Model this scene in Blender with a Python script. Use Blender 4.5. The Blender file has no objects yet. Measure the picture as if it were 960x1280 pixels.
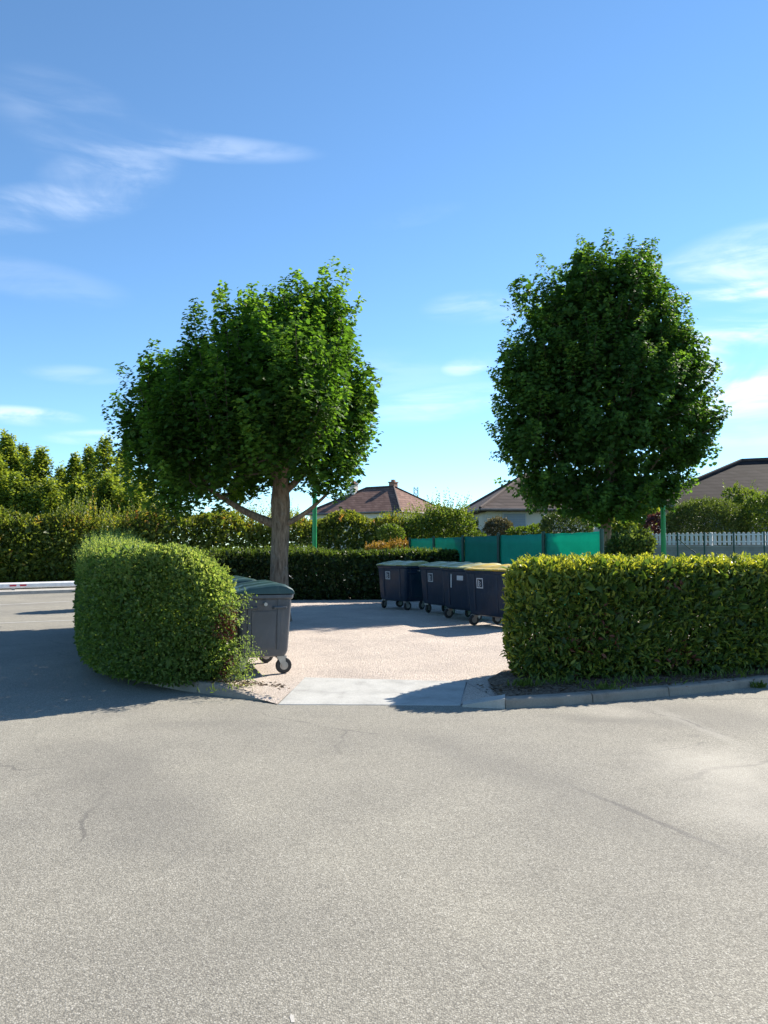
import bpy, math, random
import numpy as np
from mathutils import Vector, Matrix

random.seed(7)
RNG = np.random.default_rng(11)
C = bpy.context.scene.collection
scene = bpy.context.scene
R = math.radians

# ------------------------------------------------------------------ camera
EYE = 1.6
PITCH = math.atan(46 / 960)
cam_d = bpy.data.cameras.new('camera')
cam_d.sensor_fit = 'HORIZONTAL'
cam_d.sensor_width = 36
cam_d.lens = 36
cam_d.clip_start = 0.05
cam_d.clip_end = 3000
cam = bpy.data.objects.new('camera', cam_d)
C.objects.link(cam)
cam.location = (0, 0, EYE)
cam.rotation_euler = (math.pi / 2 + PITCH, 0, 0)
scene.camera = cam

# ------------------------------------------------------------------ light
SUN = Vector((1.05, 0.95, 1.0)).normalized()
EL = math.asin(SUN.z)
sun_d = bpy.data.lights.new('sun', 'SUN')
sun_d.energy = 5.0
sun_d.angle = R(0.55)
sun_d.color = (1.0, 0.92, 0.80)
sun = bpy.data.objects.new('sun', sun_d)
C.objects.link(sun)
sun.location = (20, 18, 30)
sun.rotation_euler = (-SUN).to_track_quat('-Z', 'Y').to_euler()

scene.view_settings.view_transform = 'Standard'
scene.view_settings.look = 'None'
scene.view_settings.gamma = 1
scene.view_settings.exposure = 1.15
scene.render.engine = 'CYCLES'
scene.cycles.max_bounces = 8
scene.cycles.diffuse_bounces = 4
scene.cycles.glossy_bounces = 3
scene.cycles.transmission_bounces = 6
scene.cycles.use_denoising = True
scene.cycles.sample_clamp_indirect = 6

TH = PITCH


def ray(x, y):
    u = (x - 480) / 960
    v = (640 - y) / 960
    return Vector((u, math.cos(TH) - v * math.sin(TH), math.sin(TH) + v * math.cos(TH)))


def at(x, y, D):
    r = ray(x, y)
    return Vector((0, 0, EYE)) + r * (D / r.y)


def gd(x, y, z=0.0):
    r = ray(x, y)
    return Vector((0, 0, EYE)) + r * ((z - EYE) / r.z)


# node helpers --------------------------------------------------------------
class NT:
    def __init__(self, tree):
        self.t = tree
        tree.nodes.clear()

    def n(self, typ, ins=None, **props):
        nd = self.t.nodes.new(typ)
        for k, v in props.items():
            setattr(nd, k, v)
        if ins:
            for k, v in ins.items():
                s = nd.inputs[k]
                if isinstance(v, bpy.types.NodeSocket):
                    self.t.links.new(v, s)
                else:
                    if isinstance(v, tuple) and len(v) == 3 and s.type == 'RGBA':
                        v = (*v, 1)
                    s.default_value = v
        return nd

    def math(self, op, a, b=0.0, c=None, clamp=False):
        ins = {0: a, 1: b}
        if c is not None:
            ins[2] = c
        return self.n('ShaderNodeMath', ins, operation=op, use_clamp=clamp).outputs[0]

    def vec(self, op, a, b=(0, 0, 0)):
        nd = self.n('ShaderNodeVectorMath', {0: a, 1: b}, operation=op)
        return nd.outputs['Value'] if op in ('DOT_PRODUCT', 'LENGTH') else nd.outputs[0]

    def smooth(self, x, a, b, lo=0.0, hi=1.0):
        return self.n('ShaderNodeMapRange', {'Value': x, 'From Min': a, 'From Max': b, 'To Min': lo, 'To Max': hi},
                      interpolation_type='SMOOTHSTEP').outputs[0]

    def mix(self, f, a, b, mode='MIX'):
        nd = self.n('ShaderNodeMix', data_type='RGBA', blend_type=mode)
        for idx, v in ((0, f), (6, a), (7, b)):
            s = nd.inputs[idx]
            if isinstance(v, bpy.types.NodeSocket):
                self.t.links.new(v, s)
            else:
                s.default_value = (*v, 1) if isinstance(v, tuple) and len(v) == 3 else v
        return nd.outputs[2]

    def noise(self, vec, scale, detail=4.0, rough=0.55, dist=0.0):
        return self.n('ShaderNodeTexNoise', {'Vector': vec, 'Scale': scale, 'Detail': detail, 'Roughness': rough,
                                             'Distortion': dist}).outputs[0]

    def ramp(self, f, stops):
        nd = self.n('ShaderNodeValToRGB', {0: f})
        e = nd.color_ramp.elements
        while len(e) < len(stops):
            e.new(0.5)
        for el, (p, c) in zip(e, stops):
            el.position = p
            el.color = (*c, 1) if len(c) == 3 else c
        return nd.outputs[0]


# ------------------------------------------------------------------ world
world = bpy.data.worlds.new('World')
scene.world = world
world.use_nodes = True
W = NT(world.node_tree)
sky = W.n('ShaderNodeTexSky')
sky.sky_type = 'NISHITA'
sky.sun_disc = False
sky.sun_elevation = EL
sky.sun_rotation = math.atan2(SUN.x, SUN.y)
sky.altitude = 200
sky.air_density = 0.8
sky.dust_density = 0.0
sky.ozone_density = 2.0
co = W.n('ShaderNodeTexCoord').outputs['Generated']
sep = W.n('ShaderNodeSeparateXYZ', {0: co})
az = W.math('ARCTAN2', sep.outputs[0], sep.outputs[1])
el = W.math('ARCSINE', sep.outputs[2])
# streaky cirrus noise over a high flat layer
zz = W.math('MAXIMUM', sep.outputs[2], 0.03)
plane = W.n('ShaderNodeCombineXYZ', {0: W.math('DIVIDE', sep.outputs[0], zz), 1: W.math('DIVIDE', sep.outputs[1], zz), 2: 0.0}).outputs[0]
ang = W.n('ShaderNodeCombineXYZ', {0: az, 1: W.math('MULTIPLY', el, 2.3), 2: 0.0}).outputs[0]
n1 = W.noise(ang, 5.5, 10, 0.60, 0.9)
n2 = W.noise(W.n('ShaderNodeMapping', {0: ang, 'Rotation': (0, 0, 0.5), 'Scale': (2.0, 6.0, 1)}).outputs[0], 2.2, 6, 0.52, 0.7)
streak = W.math('MULTIPLY', W.smooth(n1, 0.22, 0.74), W.smooth(n2, 0.18, 0.78))
# patches of cloud: azimuth, elevation, half sizes, tilt, density
mask = None
for (x, y, rx, ry, tilt, dens) in [
        (240, 182, 120, 13, -1, 0.24), (100, 160, 80, 40, 14, 0.12), (60, 258, 100, 22, -16, 0.26), (140, 212, 70, 40, -30, 0.20),
        
        (925, 355, 105, 50, -8, 0.95), (930, 455, 95, 65, -20, 0.85), (960, 520, 90, 36, 0, 0.4),
        (545, 505, 85, 20, -8, 0.45), (585, 456, 32, 12, -10, 0.5), (600, 385, 60, 18, 0, 0.28), (30, 520, 55, 10, 0, 0.6),
        (112, 546, 44, 8, -4, 0.5), (40, 350, 90, 20, 4, 0.10), (95, 468, 50, 10, 0, 0.18), (520, 270, 50, 10, -10, 0.06),
        (480, 470, 120, 30, 0, 0.12)]:
    d = ray(x, y).normalized()
    a0, e0 = math.atan2(d.x, d.y), math.asin(d.z)
    ca, sa = math.cos(R(-tilt)), math.sin(R(-tilt))
    da = W.math('MULTIPLY', W.math('SUBTRACT', az, a0), math.cos(e0))
    de = W.math('SUBTRACT', el, e0)
    p = W.math('DIVIDE', W.math('ADD', W.math('MULTIPLY', da, ca), W.math('MULTIPLY', de, sa)), rx / 960)
    q = W.math('DIVIDE', W.math('SUBTRACT', W.math('MULTIPLY', de, ca), W.math('MULTIPLY', da, sa)), ry / 960)
    r2 = W.math('ADD', W.math('MULTIPLY', p, p), W.math('MULTIPLY', q, q))
    m = W.smooth(r2, 1.7, 0.0, 0.0, dens)
    mask = m if mask is None else W.math('MAXIMUM', mask, m)
cl = W.math('MULTIPLY', mask, W.smooth(streak, 0.0, 0.60), clamp=True)
cl = W.math('MULTIPLY', cl, 1.0, clamp=True)
SKY_GAIN = 1.0
cloudcol = W.mix(cl, W.mix(1.0, sky.outputs[0], (0.76, 0.98, 1.06), 'MULTIPLY'), (6.0, 6.5, 7.2))
bg = W.n('ShaderNodeBackground', {0: cloudcol, 1: 0.097})
W.t.links.new(bg.outputs[0], W.n('ShaderNodeOutputWorld').inputs[0])


# ------------------------------------------------------------------ materials
def new_mat(name):
    m = bpy.data.materials.new(name)
    m.use_nodes = True
    return m, NT(m.node_tree)


def finish(T, shader, disp=None):
    o = T.n('ShaderNodeOutputMaterial')
    T.t.links.new(shader, o.inputs[0])


def pos(T):
    return T.n('ShaderNodeNewGeometry').outputs['Position']


def objco(T):
    return T.n('ShaderNodeTexCoord').outputs['Object']


def mat_plain(name, col, rough=0.5, metal=0.0, var=0.25, scale=6.0, bump=0.0, bscale=60.0, dirt=None):
    m, T = new_mat(name)
    p = objco(T)
    f = T.noise(p, scale, 5, 0.6)
    c = T.mix(T.smooth(f, 0.3, 0.7), tuple(v * (1 - var) for v in col), tuple(min(1, v * (1 + var)) for v in col))
    if dirt:
        gp = T.n('ShaderNodeMapping', {0: p, 'Scale': (1, 1, .35)}).outputs[0] if 'plastic' in name else p
        g = T.noise(gp, scale * 2.7, 7, 0.7, 0.6)
        c = T.mix(T.smooth(g, 0.5, 0.78, 0, dirt[1]), c, dirt[0])
    ins = {'Base Color': c, 'Roughness': T.smooth(f, 0.2, 0.8, max(0, rough - 0.08), min(1, rough + 0.1)), 'Metallic': metal}
    if bump:
        ins['Normal'] = T.n('ShaderNodeBump', {'Strength': bump, 'Distance': 0.01, 'Height': T.noise(p, bscale, 4)}).outputs[0]
    finish(T, T.n('ShaderNodeBsdfPrincipled', ins).outputs[0])
    return m


def mat_leaf(name, stops, trans=0.35, rough=0.45, tcol=(1.25, 1.2, 0.5), spec=0.4):
    """stops: list of (position, colour) over each leaf's own random tint"""
    m, T = new_mat(name)
    t = T.n('ShaderNodeAttribute', attribute_name='tint').outputs['Fac']
    c = T.ramp(t, stops)
    pr = T.n('ShaderNodeBsdfPrincipled', {'Base Color': c, 'Roughness': rough, 'Specular IOR Level': spec})
    tr = T.n('ShaderNodeBsdfTranslucent', {'Color': T.mix(1.0, c, tcol, 'MULTIPLY')})
    mx = T.n('ShaderNodeMixShader', {0: trans, 1: pr.outputs[0], 2: tr.outputs[0]})
    finish(T, mx.outputs[0])
    return m


def line_dist(T, x, y, p, q):
    """signed distance of ground position to the line p-q"""
    d = (Vector(q) - Vector(p)).normalized()
    nx, ny = -d.y, d.x
    return T.math('ADD', T.math('ADD', T.math('MULTIPLY', x, nx), T.math('MULTIPLY', y, ny)), -(nx * p[0] + ny * p[1]))


def mat_asphalt():
    m, T = new_mat('chip_seal_asphalt')
    p = pos(T)
    s = T.n('ShaderNodeSeparateXYZ', {0: p})
    x, y = s.outputs[0], s.outputs[1]
    v = T.n('ShaderNodeTexVoronoi', {'Vector': p, 'Scale': 138.0, 'Randomness': 1.0}, feature='F1')
    v2 = T.n('ShaderNodeTexVoronoi', {'Vector': p, 'Scale': 260.0, 'Randomness': 1.0}, feature='F1')
    cellr = T.n('ShaderNodeSeparateColor', {0: v.outputs['Color']}).outputs[0]
    cellg = T.n('ShaderNodeSeparateColor', {0: v2.outputs['Color']}).outputs[1]
    stone = T.ramp(cellr, [(0.0, (0.130, 0.123, 0.108)), (0.2, (0.207, 0.196, 0.168)), (0.6, (0.272, 0.258, 0.220)), (0.9, (0.338, 0.321, 0.276)), (1.0, (0.41, 0.393, 0.35))])
    gap = T.smooth(v.outputs['Distance'], 0.45, 0.75)
    fine = T.ramp(cellg, [(0.0, (0.125, 0.117, 0.100)), (0.5, (0.185, 0.174, 0.148)), (1.0, (0.25, 0.236, 0.20))])
    c = T.mix(gap, stone, fine)
    # wear: broad and medium blotches
    big = T.noise(p, 0.35, 4, 0.55, 0.3)
    med = T.noise(p, 1.7, 5, 0.6)
    c = T.mix(1.0, c, T.ramp(big, [(0.3, (0.86, 0.86, 0.87)), (0.7, (1.12, 1.11, 1.08))]), 'MULTIPLY')
    c = T.mix(1.0, c, T.ramp(med, [(0.25, (0.90, 0.90, 0.90)), (0.75, (1.08, 1.08, 1.07))]), 'MULTIPLY')
    wob = T.math('MULTIPLY', T.math('SUBTRACT', T.noise(p, 0.9, 5, 0.6), 0.5), 0.7)
    wob2 = T.math('MULTIPLY', T.math('SUBTRACT', T.noise(p, 5.0, 4, 0.6), 0.5), 0.12)

    def band(a, b, w, soft, strength, col, wb):
        nonlocal c
        A, B = gd(*a), gd(*b)
        d = T.math('ABSOLUTE', T.math('ADD', line_dist(T, x, y, A.xy, B.xy), wb))
        # stop at the ends
        t = (B.xy - A.xy)
        L = t.length
        t = t / L
        al = T.math('ADD', T.math('ADD', T.math('MULTIPLY', x, t.x), T.math('MULTIPLY', y, t.y)), -(A.x * t.x + A.y * t.y))
        ends = T.math('MULTIPLY', T.smooth(al, 0.0, 0.5 + L * 0.12), T.smooth(al, L, L - 0.5 - L * 0.12))
        f = T.math('MULTIPLY', T.smooth(d, w + soft, w, 0, strength), ends)
        c = T.mix(f, c, col)

    band((90, 915), (260, 1110), 0.10, 0.40, 0.24, (0.105, 0.10, 0.092), wob)
    band((240, 1090), (330, 1270), 0.05, 0.4, 0.18, (0.11, 0.105, 0.095), wob)
    band((500, 905), (960, 1100), 0.03, 0.40, 0.28, (0.12, 0.114, 0.104), wob)
    band((690, 972), (960, 1085), 0.008, 0.03, 0.60, (0.10, 0.095, 0.09), wob2)
    band((800, 878), (960, 945), 0.015, 0.10, 0.28, (0.42, 0.40, 0.35), wob2)
    band((830, 875), (1000, 925), 0.15, 0.5, 0.40, (0.115, 0.11, 0.10), wob)
    band((640, 895), (900, 905), 0.03, 0.25, 0.40, (0.12, 0.115, 0.105), wob)
    band((140, 905), (420, 905), 0.02, 0.25, 0.25, (0.13, 0.125, 0.115), wob)
    band((175, 1110), (255, 1045), 0.006, 0.03, 0.55, (0.10, 0.097, 0.09), wob2)
    band((0, 1230), (55, 1195), 0.006, 0.022, 0.65, (0.085, 0.08, 0.076), wob2)
    band((0, 1165), (90, 1145), 0.005, 0.02, 0.45, (0.10, 0.096, 0.09), wob2)
    band((256, 1002), (276, 996), 0.01, 0.03, 0.7, (0.085, 0.08, 0.076), wob2)
    # hairline cracks that come and go
    cw = T.n('ShaderNodeVectorMath', {0: p, 1: T.vec('MULTIPLY', T.n('ShaderNodeTexNoise', {'Vector': p, 'Scale': 1.6, 'Detail': 6.0}).outputs['Color'], (0.55, 0.55, 0))}, operation='ADD').outputs[0]
    ck = T.n('ShaderNodeTexVoronoi', {'Vector': cw, 'Scale': 0.42}, feature='DISTANCE_TO_EDGE').outputs['Distance']
    cm = T.smooth(T.noise(p, 0.55, 3, 0.5), 0.50, 0.62, 0, 0.55)
    c = T.mix(T.math('MULTIPLY', T.smooth(ck, 0.006, 0.0015), cm), c, (0.085, 0.08, 0.075))
    # oil spots
    ov = T.n('ShaderNodeTexVoronoi', {'Vector': cw, 'Scale': 0.9}, feature='F1')
    c = T.mix(T.math('MULTIPLY', T.smooth(T.math('ADD', ov.outputs['Distance'], T.math('MULTIPLY', wob2, 1.5)), 0.09, 0.03, 0, 0.4), T.smooth(T.noise(p, 0.8, 2, 0.5), 0.5, 0.6)), c, (0.12, 0.115, 0.105))
    # pale dusty patches on the right
    for (px_, py_, rad, k) in ((895, 955, 0.75, 0.5), (945, 990, 0.5, 0.35), (930, 1010, 0.7, 0.3), (770, 890, 0.4, 0.25)):
        g = gd(px_, py_)
        dd = T.vec('LENGTH', T.vec('SUBTRACT', p, (g.x, g.y, 0)))
        f = T.math('MULTIPLY', T.smooth(T.math('ADD', dd, wob), rad, rad * 0.2, 0, k), T.smooth(med, 0.3, 0.6, 0.5, 1.0))
        c = T.mix(f, c, (0.46, 0.43, 0.37))
    h = T.math('MULTIPLY', T.math('SUBTRACT', 1.0, v.outputs['Distance']), 1.0)
    h = T.math('ADD', h, T.math('MULTIPLY', cellr, 0.5))
    bmp = T.n('ShaderNodeBump', {'Strength': 0.4, 'Distance': 0.005, 'Height': h})
    finish(T, T.n('ShaderNodeBsdfPrincipled', {'Base Color': c, 'Roughness': 0.88, 'Specular IOR Level': 0.3, 'Normal': bmp.outputs[0]}).outputs[0])
    return m


def mat_stones(name, cols, scale, bump=0.8, big=None, dirtcol=None):
    m, T = new_mat(name)
    p = pos(T)
    v = T.n('ShaderNodeTexVoronoi', {'Vector': p, 'Scale': scale}, feature='F1')
    r = T.n('ShaderNodeSeparateColor', {0: v.outputs['Color']}).outputs[0]
    n = len(cols)
    c = T.ramp(r, [(i / (n - 1), k) for i, k in enumerate(cols)])
    c = T.mix(T.smooth(v.outputs['Distance'], 0.35, 0.8, 0, 0.6), c, tuple(k * 0.45 for k in cols[0]))
    b = T.noise(p, 0.9, 5, 0.6, 0.4)
    c = T.mix(1.0, c, T.ramp(b, [(0.3, (0.84, 0.84, 0.85)), (0.7, (1.1, 1.1, 1.09))]), 'MULTIPLY')
    if dirtcol:
        c = T.mix(T.smooth(T.noise(p, 2.3, 6, 0.65, 0.5), 0.52, 0.72, 0, 0.55), c, dirtcol)
    h = T.math('ADD', T.math('SUBTRACT', 1.0, v.outputs['Distance']), T.math('MULTIPLY', T.noise(p, 14, 4), 1.2))
    bmp = T.n('ShaderNodeBump', {'Strength': bump, 'Distance': 0.02, 'Height': h})
    finish(T, T.n('ShaderNodeBsdfPrincipled', {'Base Color': c, 'Roughness': 0.92, 'Specular IOR Level': 0.2, 'Normal': bmp.outputs[0]}).outputs[0])
    return m


def mat_concrete(name, col, joint=None):
    m, T = new_mat(name)
    p = pos(T)
    f = T.noise(p, 3.0, 8, 0.65, 0.3)
    g = T.noise(p, 60.0, 3, 0.6)
    c = T.ramp(f, [(0.25, tuple(k * 0.66 for k in col)), (0.5, col), (0.8, tuple(min(1, k * 1.2) for k in col))])
    c = T.mix(1.0, c, T.ramp(g, [(0.3, (0.86, 0.86, 0.86)), (0.7, (1.08, 1.08, 1.08))]), 'MULTIPLY')
    c = T.mix(T.smooth(T.noise(p, 1.3, 6, 0.7, 0.8), 0.56, 0.7, 0, 0.35), c, tuple(k * 0.5 for k in col))
    bmp = T.n('ShaderNodeBump', {'Strength': 0.35, 'Distance': 0.01, 'Height': T.math('ADD', f, T.math('MULTIPLY', g, 0.4))})
    finish(T, T.n('ShaderNodeBsdfPrincipled', {'Base Color': c, 'Roughness': 0.85, 'Normal': bmp.outputs[0]}).outputs[0])
    return m


def mat_bark():
    m, T = new_mat('maple_bark')
    p = objco(T)
    mp = T.n('ShaderNodeMapping', {0: p, 'Scale': (9, 9, 1.6)}).outputs[0]
    f = T.noise(mp, 2.4, 8, 0.68, 0.7)
    g = T.noise(p, 5.0, 4, 0.6, 0.5)
    c = T.ramp(f, [(0.3, (0.075, 0.050, 0.034)), (0.5, (0.23, 0.165, 0.112)), (0.72, (0.38, 0.285, 0.20))])
    c = T.mix(T.smooth(g, 0.52, 0.7, 0, 0.5), c, (0.25, 0.23, 0.19))
    bmp = T.n('ShaderNodeBump', {'Strength': 0.9, 'Distance': 0.03, 'Height': f})
    finish(T, T.n('ShaderNodeBsdfPrincipled', {'Base Color': c, 'Roughness': 0.9, 'Specular IOR Level': 0.2, 'Normal': bmp.outputs[0]}).outputs[0])
    return m


def mat_tiles(name, cols, rows=3.2):
    """roof tiles: courses follow height, columns follow position"""
    m, T = new_mat(name)
    p = objco(T)
    s = T.n('ShaderNodeSeparateXYZ', {0: p})
    zf = T.math('FRACT', T.math('MULTIPLY', s.outputs[2], rows * 2))
    w = T.math('ADD', s.outputs[0], s.outputs[1])
    xf = T.math('FRACT', T.math('MULTIPLY', w, 3.4))
    cell = T.n('ShaderNodeTexWhiteNoise', {'Vector': T.n('ShaderNodeCombineXYZ', {
        0: T.math('FLOOR', T.math('MULTIPLY', w, 3.4)), 1: T.math('FLOOR', T.math('MULTIPLY', s.outputs[2], rows * 2)), 2: 0.0}).outputs[0]}).outputs['Value']
    c = T.ramp(cell, [(0.0, cols[0]), (0.5, cols[1]), (1.0, cols[2])])
    c = T.mix(T.smooth(zf, 0.30, 0.04, 0, 0.75), c, tuple(k * 0.3 for k in cols[0]))
    c = T.mix(T.smooth(T.noise(p, 1.2, 5, 0.6), 0.45, 0.75, 0, 0.4), c, tuple(k * 0.6 for k in cols[0]))
    bmp = T.n('ShaderNodeBump', {'Strength': 0.35, 'Distance': 0.04, 'Height': T.math('SUBTRACT', 1.0, zf)})
    finish(T, T.n('ShaderNodeBsdfPrincipled', {'Base Color': c, 'Roughness': 0.85, 'Specular IOR Level': 0.15, 'Normal': bmp.outputs[0]}).outputs[0])
    return m


def mat_screen(name, col, col2):
    m, T = new_mat(name)
    p = objco(T)
    s = T.n('ShaderNodeSeparateXYZ', {0: p})
    wv = T.math('SINE', T.math('MULTIPLY', s.outputs[0], 120.0))
    wz = T.math('SINE', T.math('MULTIPLY', s.outputs[2], 55.0))
    f = T.math('ADD', T.math('MULTIPLY', T.math('MULTIPLY', wv, wz), 0.25), T.noise(p, 3.0, 4, 0.6))
    c = T.mix(T.smooth(f, 0.2, 0.9), col, col2)
    pr = T.n('ShaderNodeBsdfPrincipled', {'Base Color': c, 'Roughness': 0.7})
    tr = T.n('ShaderNodeBsdfTranslucent', {'Color': c})
    finish(T, T.n('ShaderNodeMixShader', {0: 0.5, 1: pr.outputs[0], 2: tr.outputs[0]}).outputs[0])
    return m


M = {}
M['asphalt'] = mat_asphalt()
M['gravel'] = mat_stones('pink_gravel', [(0.48, 0.395, 0.335), (0.61, 0.515, 0.44), (0.69, 0.595, 0.515), (0.80, 0.71, 0.625)], 100, 0.7)
M['soil'] = mat_stones('dry_soil', [(0.10, 0.07, 0.05), (0.17, 0.12, 0.085), (0.24, 0.18, 0.13), (0.30, 0.23, 0.16)], 40, 0.8)
M['grass_ground'] = mat_stones('short_turf', [(0.05, 0.07, 0.02), (0.08, 0.11, 0.03), (0.11, 0.13, 0.045), (0.17, 0.16, 0.07)], 25, 0.8)
M['concrete'] = mat_concrete('apron_concrete', (0.40, 0.395, 0.37))
M['kerb'] = mat_concrete('kerb_concrete', (0.255, 0.225, 0.188))
M['pave'] = mat_concrete('pavement_concrete', (0.42, 0.40, 0.365))
M['paint'] = mat_plain('road_paint', (0.48, 0.47, 0.44), 0.7, var=0.12, dirt=((0.3, 0.29, 0.27), 0.6))
M['bark'] = mat_bark()
M['twig'] = mat_plain('twig_wood', (0.10, 0.075, 0.055), 0.9)
M['maple'] = mat_leaf('maple_leaf', [(0.0, (0.038, 0.084, 0.020)), (0.5, (0.069, 0.151, 0.029)), (0.85, (0.116, 0.233, 0.040)), (1.0, (0.183, 0.299, 0.055))], 0.55, 0.60, (1.4, 1.4, 0.45), 0.22)
M['maple_dark'] = mat_leaf('deep_maple_leaf', [(0.0, (0.035, 0.081, 0.023)), (0.5, (0.062, 0.139, 0.031)), (0.85, (0.108, 0.212, 0.043)), (1.0, (0.170, 0.285, 0.058))], 0.50, 0.60, (1.4, 1.4, 0.45), 0.22)
M['privet'] = mat_leaf('small_hedge_leaf', [(0.0, (0.073, 0.135, 0.037)), (0.5, (0.130, 0.216, 0.058)), (0.85, (0.200, 0.292, 0.092)), (1.0, (0.281, 0.356, 0.140))], 0.60, 0.55, (1.5, 1.35, 0.6), 0.3)
M['laurel'] = mat_leaf('laurel_leaf', [(0.0, (0.038, 0.075, 0.022)), (0.4, (0.075, 0.138, 0.032)), (0.75, (0.144, 0.213, 0.040)), (1.0, (0.338, 0.376, 0.069))], 0.48, 0.42, (1.4, 1.25, 0.4))
M['hedge_dark'] = mat_leaf('dark_hedge_leaf', [(0.0, (0.025, 0.044, 0.015)), (0.5, (0.048, 0.081, 0.022)), (0.85, (0.098, 0.144, 0.032)), (1.0, (0.167, 0.224, 0.051))], 0.38, 0.42)
M['hedge_tall'] = mat_leaf('loose_hedge_leaf', [(0.0, (0.054, 0.089, 0.022)), (0.45, (0.120, 0.174, 0.034)), (0.8, (0.222, 0.252, 0.050)), (0.93, (0.300, 0.264, 0.066)), (1.0, (0.360, 0.204, 0.072))], 0.52, 0.5, (1.4, 1.3, 0.5))
M['poplar'] = mat_leaf('poplar_leaf', [(0.0, (0.102, 0.150, 0.036)), (0.5, (0.192, 0.264, 0.053)), (1.0, (0.324, 0.372, 0.078))], 0.55, 0.45, (1.45, 1.35, 0.5))
M['lime'] = mat_leaf('lime_green_leaf', [(0.0, (0.061, 0.105, 0.020)), (0.5, (0.116, 0.182, 0.031)), (1.0, (0.220, 0.264, 0.055))], 0.45, 0.5)
M['greybush'] = mat_leaf('grey_brown_leaf', [(0.0, (0.06, 0.06, 0.035)), (0.5, (0.115, 0.105, 0.06)), (1.0, (0.22, 0.18, 0.12))], 0.25, 0.6)
M['orange'] = mat_leaf('orange_leaf', [(0.0, (0.10, 0.11, 0.02)), (0.45, (0.26, 0.17, 0.03)), (1.0, (0.44, 0.24, 0.05))], 0.35, 0.5)
M['purple'] = mat_leaf('purple_leaf', [(0.0, (0.05, 0.02, 0.03)), (0.5, (0.10, 0.035, 0.055)), (1.0, (0.19, 0.09, 0.12))], 0.3, 0.5)
M['deadleaf'] = mat_leaf('dry_red_leaf', [(0.0, (0.08, 0.025, 0.018)), (0.5, (0.15, 0.05, 0.032)), (1.0, (0.26, 0.12, 0.07))], 0.25, 0.6, (1.2, 0.7, 0.6))
M['litter'] = mat_leaf('brown_litter_leaf', [(0.0, (0.06, 0.04, 0.025)), (0.5, (0.13, 0.09, 0.055)), (1.0, (0.24, 0.18, 0.11))], 0.2, 0.7, (1, .9, .7))
M['grey_plastic'] = mat_plain('dark_grey_bin_plastic', (0.074, 0.085, 0.100), 0.42, var=0.10, dirt=((0.19, 0.185, 0.175), 0.5))
M['green_plastic'] = mat_plain('dark_green_lid_plastic', (0.024, 0.060, 0.056), 0.36, var=0.18, dirt=((0.12, 0.14, 0.13), 0.35))
M['navy_plastic'] = mat_plain('navy_bin_plastic', (0.008, 0.021, 0.044), 0.42, var=0.15, dirt=((0.075, 0.08, 0.09), 0.5))
M['yellow_plastic'] = mat_plain('yellow_lid_plastic', (0.46, 0.38, 0.05), 0.40, var=0.15, dirt=((0.30, 0.33, 0.24), 0.6))
M['faded_plastic'] = mat_plain('faded_olive_lid_plastic', (0.34, 0.33, 0.13), 0.46, var=0.2, dirt=((0.46, 0.38, 0.06), 0.7))
M['amber_plastic'] = mat_plain('amber_lid_plastic', (0.50, 0.36, 0.05), 0.42, var=0.15, dirt=((0.36, 0.34, 0.18), 0.5))
M['rubber'] = mat_plain('wheel_rubber', (0.035, 0.034, 0.033), 0.7, var=0.2, dirt=((0.14, 0.12, 0.10), 0.5))
M['zinc'] = mat_plain('galvanised_steel', (0.42, 0.40, 0.37), 0.45, 0.7, dirt=((0.30, 0.19, 0.10), 0.6))
M['sticker'] = mat_plain('white_sticker', (0.56, 0.57, 0.58), 0.5, var=0.06)
M['sticker_ink'] = mat_plain('dark_sticker_ink', (0.05, 0.055, 0.07), 0.5)
M['pole_green'] = mat_plain('green_pole_paint', (0.014, 0.30, 0.085), 0.4, var=0.12)
M['post_green'] = mat_plain('dark_green_post', (0.008, 0.060, 0.045), 0.5)
M['screen'] = mat_screen('green_screen_fabric', (0.010, 0.40, 0.28), (0.02, 0.50, 0.36))
M['screen_deep'] = mat_screen('deep_green_screen_fabric', (0.008, 0.25, 0.18), (0.014, 0.31, 0.225))
M['white_paint'] = mat_plain('white_paint', (0.70, 0.71, 0.72), 0.6, var=0.08)
M['red_reflector'] = mat_plain('red_reflector', (0.45, 0.03, 0.05), 0.35)
M['render_wall'] = mat_plain('pale_render_wall', (0.78, 0.70, 0.58), 0.9, var=0.06, scale=1.2, bump=0.2)
M['tan_wall'] = mat_plain('tan_render_wall', (0.46, 0.37, 0.29), 0.9, var=0.08, scale=1.2)
M['block_wall'] = mat_concrete('garden_wall_render', (0.33, 0.315, 0.29))
M['tile_red'] = mat_tiles('red_brown_roof_tile', [(0.14, 0.075, 0.058), (0.18, 0.10, 0.078), (0.22, 0.128, 0.10)], 2.2)
M['tile_brown'] = mat_tiles('brown_roof_tile', [(0.061, 0.045, 0.042), (0.083, 0.061, 0.056), (0.108, 0.083, 0.076)], 2.4)
M['tile_dark'] = mat_tiles('dark_roof_tile', [(0.025, 0.018, 0.017), (0.036, 0.027, 0.026), (0.050, 0.038, 0.036)], 2.4)
M['brick'] = mat_plain('chimney_brick', (0.30, 0.16, 0.11), 0.9, var=0.25)
M['gutter'] = mat_plain('gutter_paint', (0.20, 0.17, 0.155), 0.6)
M['shutter'] = mat_plain('pale_roller_shutter', (0.34, 0.40, 0.46), 0.6, var=0.05)
M['frame'] = mat_plain('window_frame_paint', (0.62, 0.62, 0.60), 0.5, var=0.05)
M['door'] = mat_plain('dark_teal_door', (0.03, 0.07, 0.085), 0.4)
M['ridge'] = mat_plain('ridge_tile', (0.07, 0.045, 0.04), 0.8)
M['wire'] = mat_plain('wire_steel', (0.16, 0.17, 0.17), 0.5, 0.4)


# ------------------------------------------------------------------ object helpers
def link(o, parent=None):
    C.objects.link(o)
    if parent:
        o.parent = parent
    return o


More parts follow.
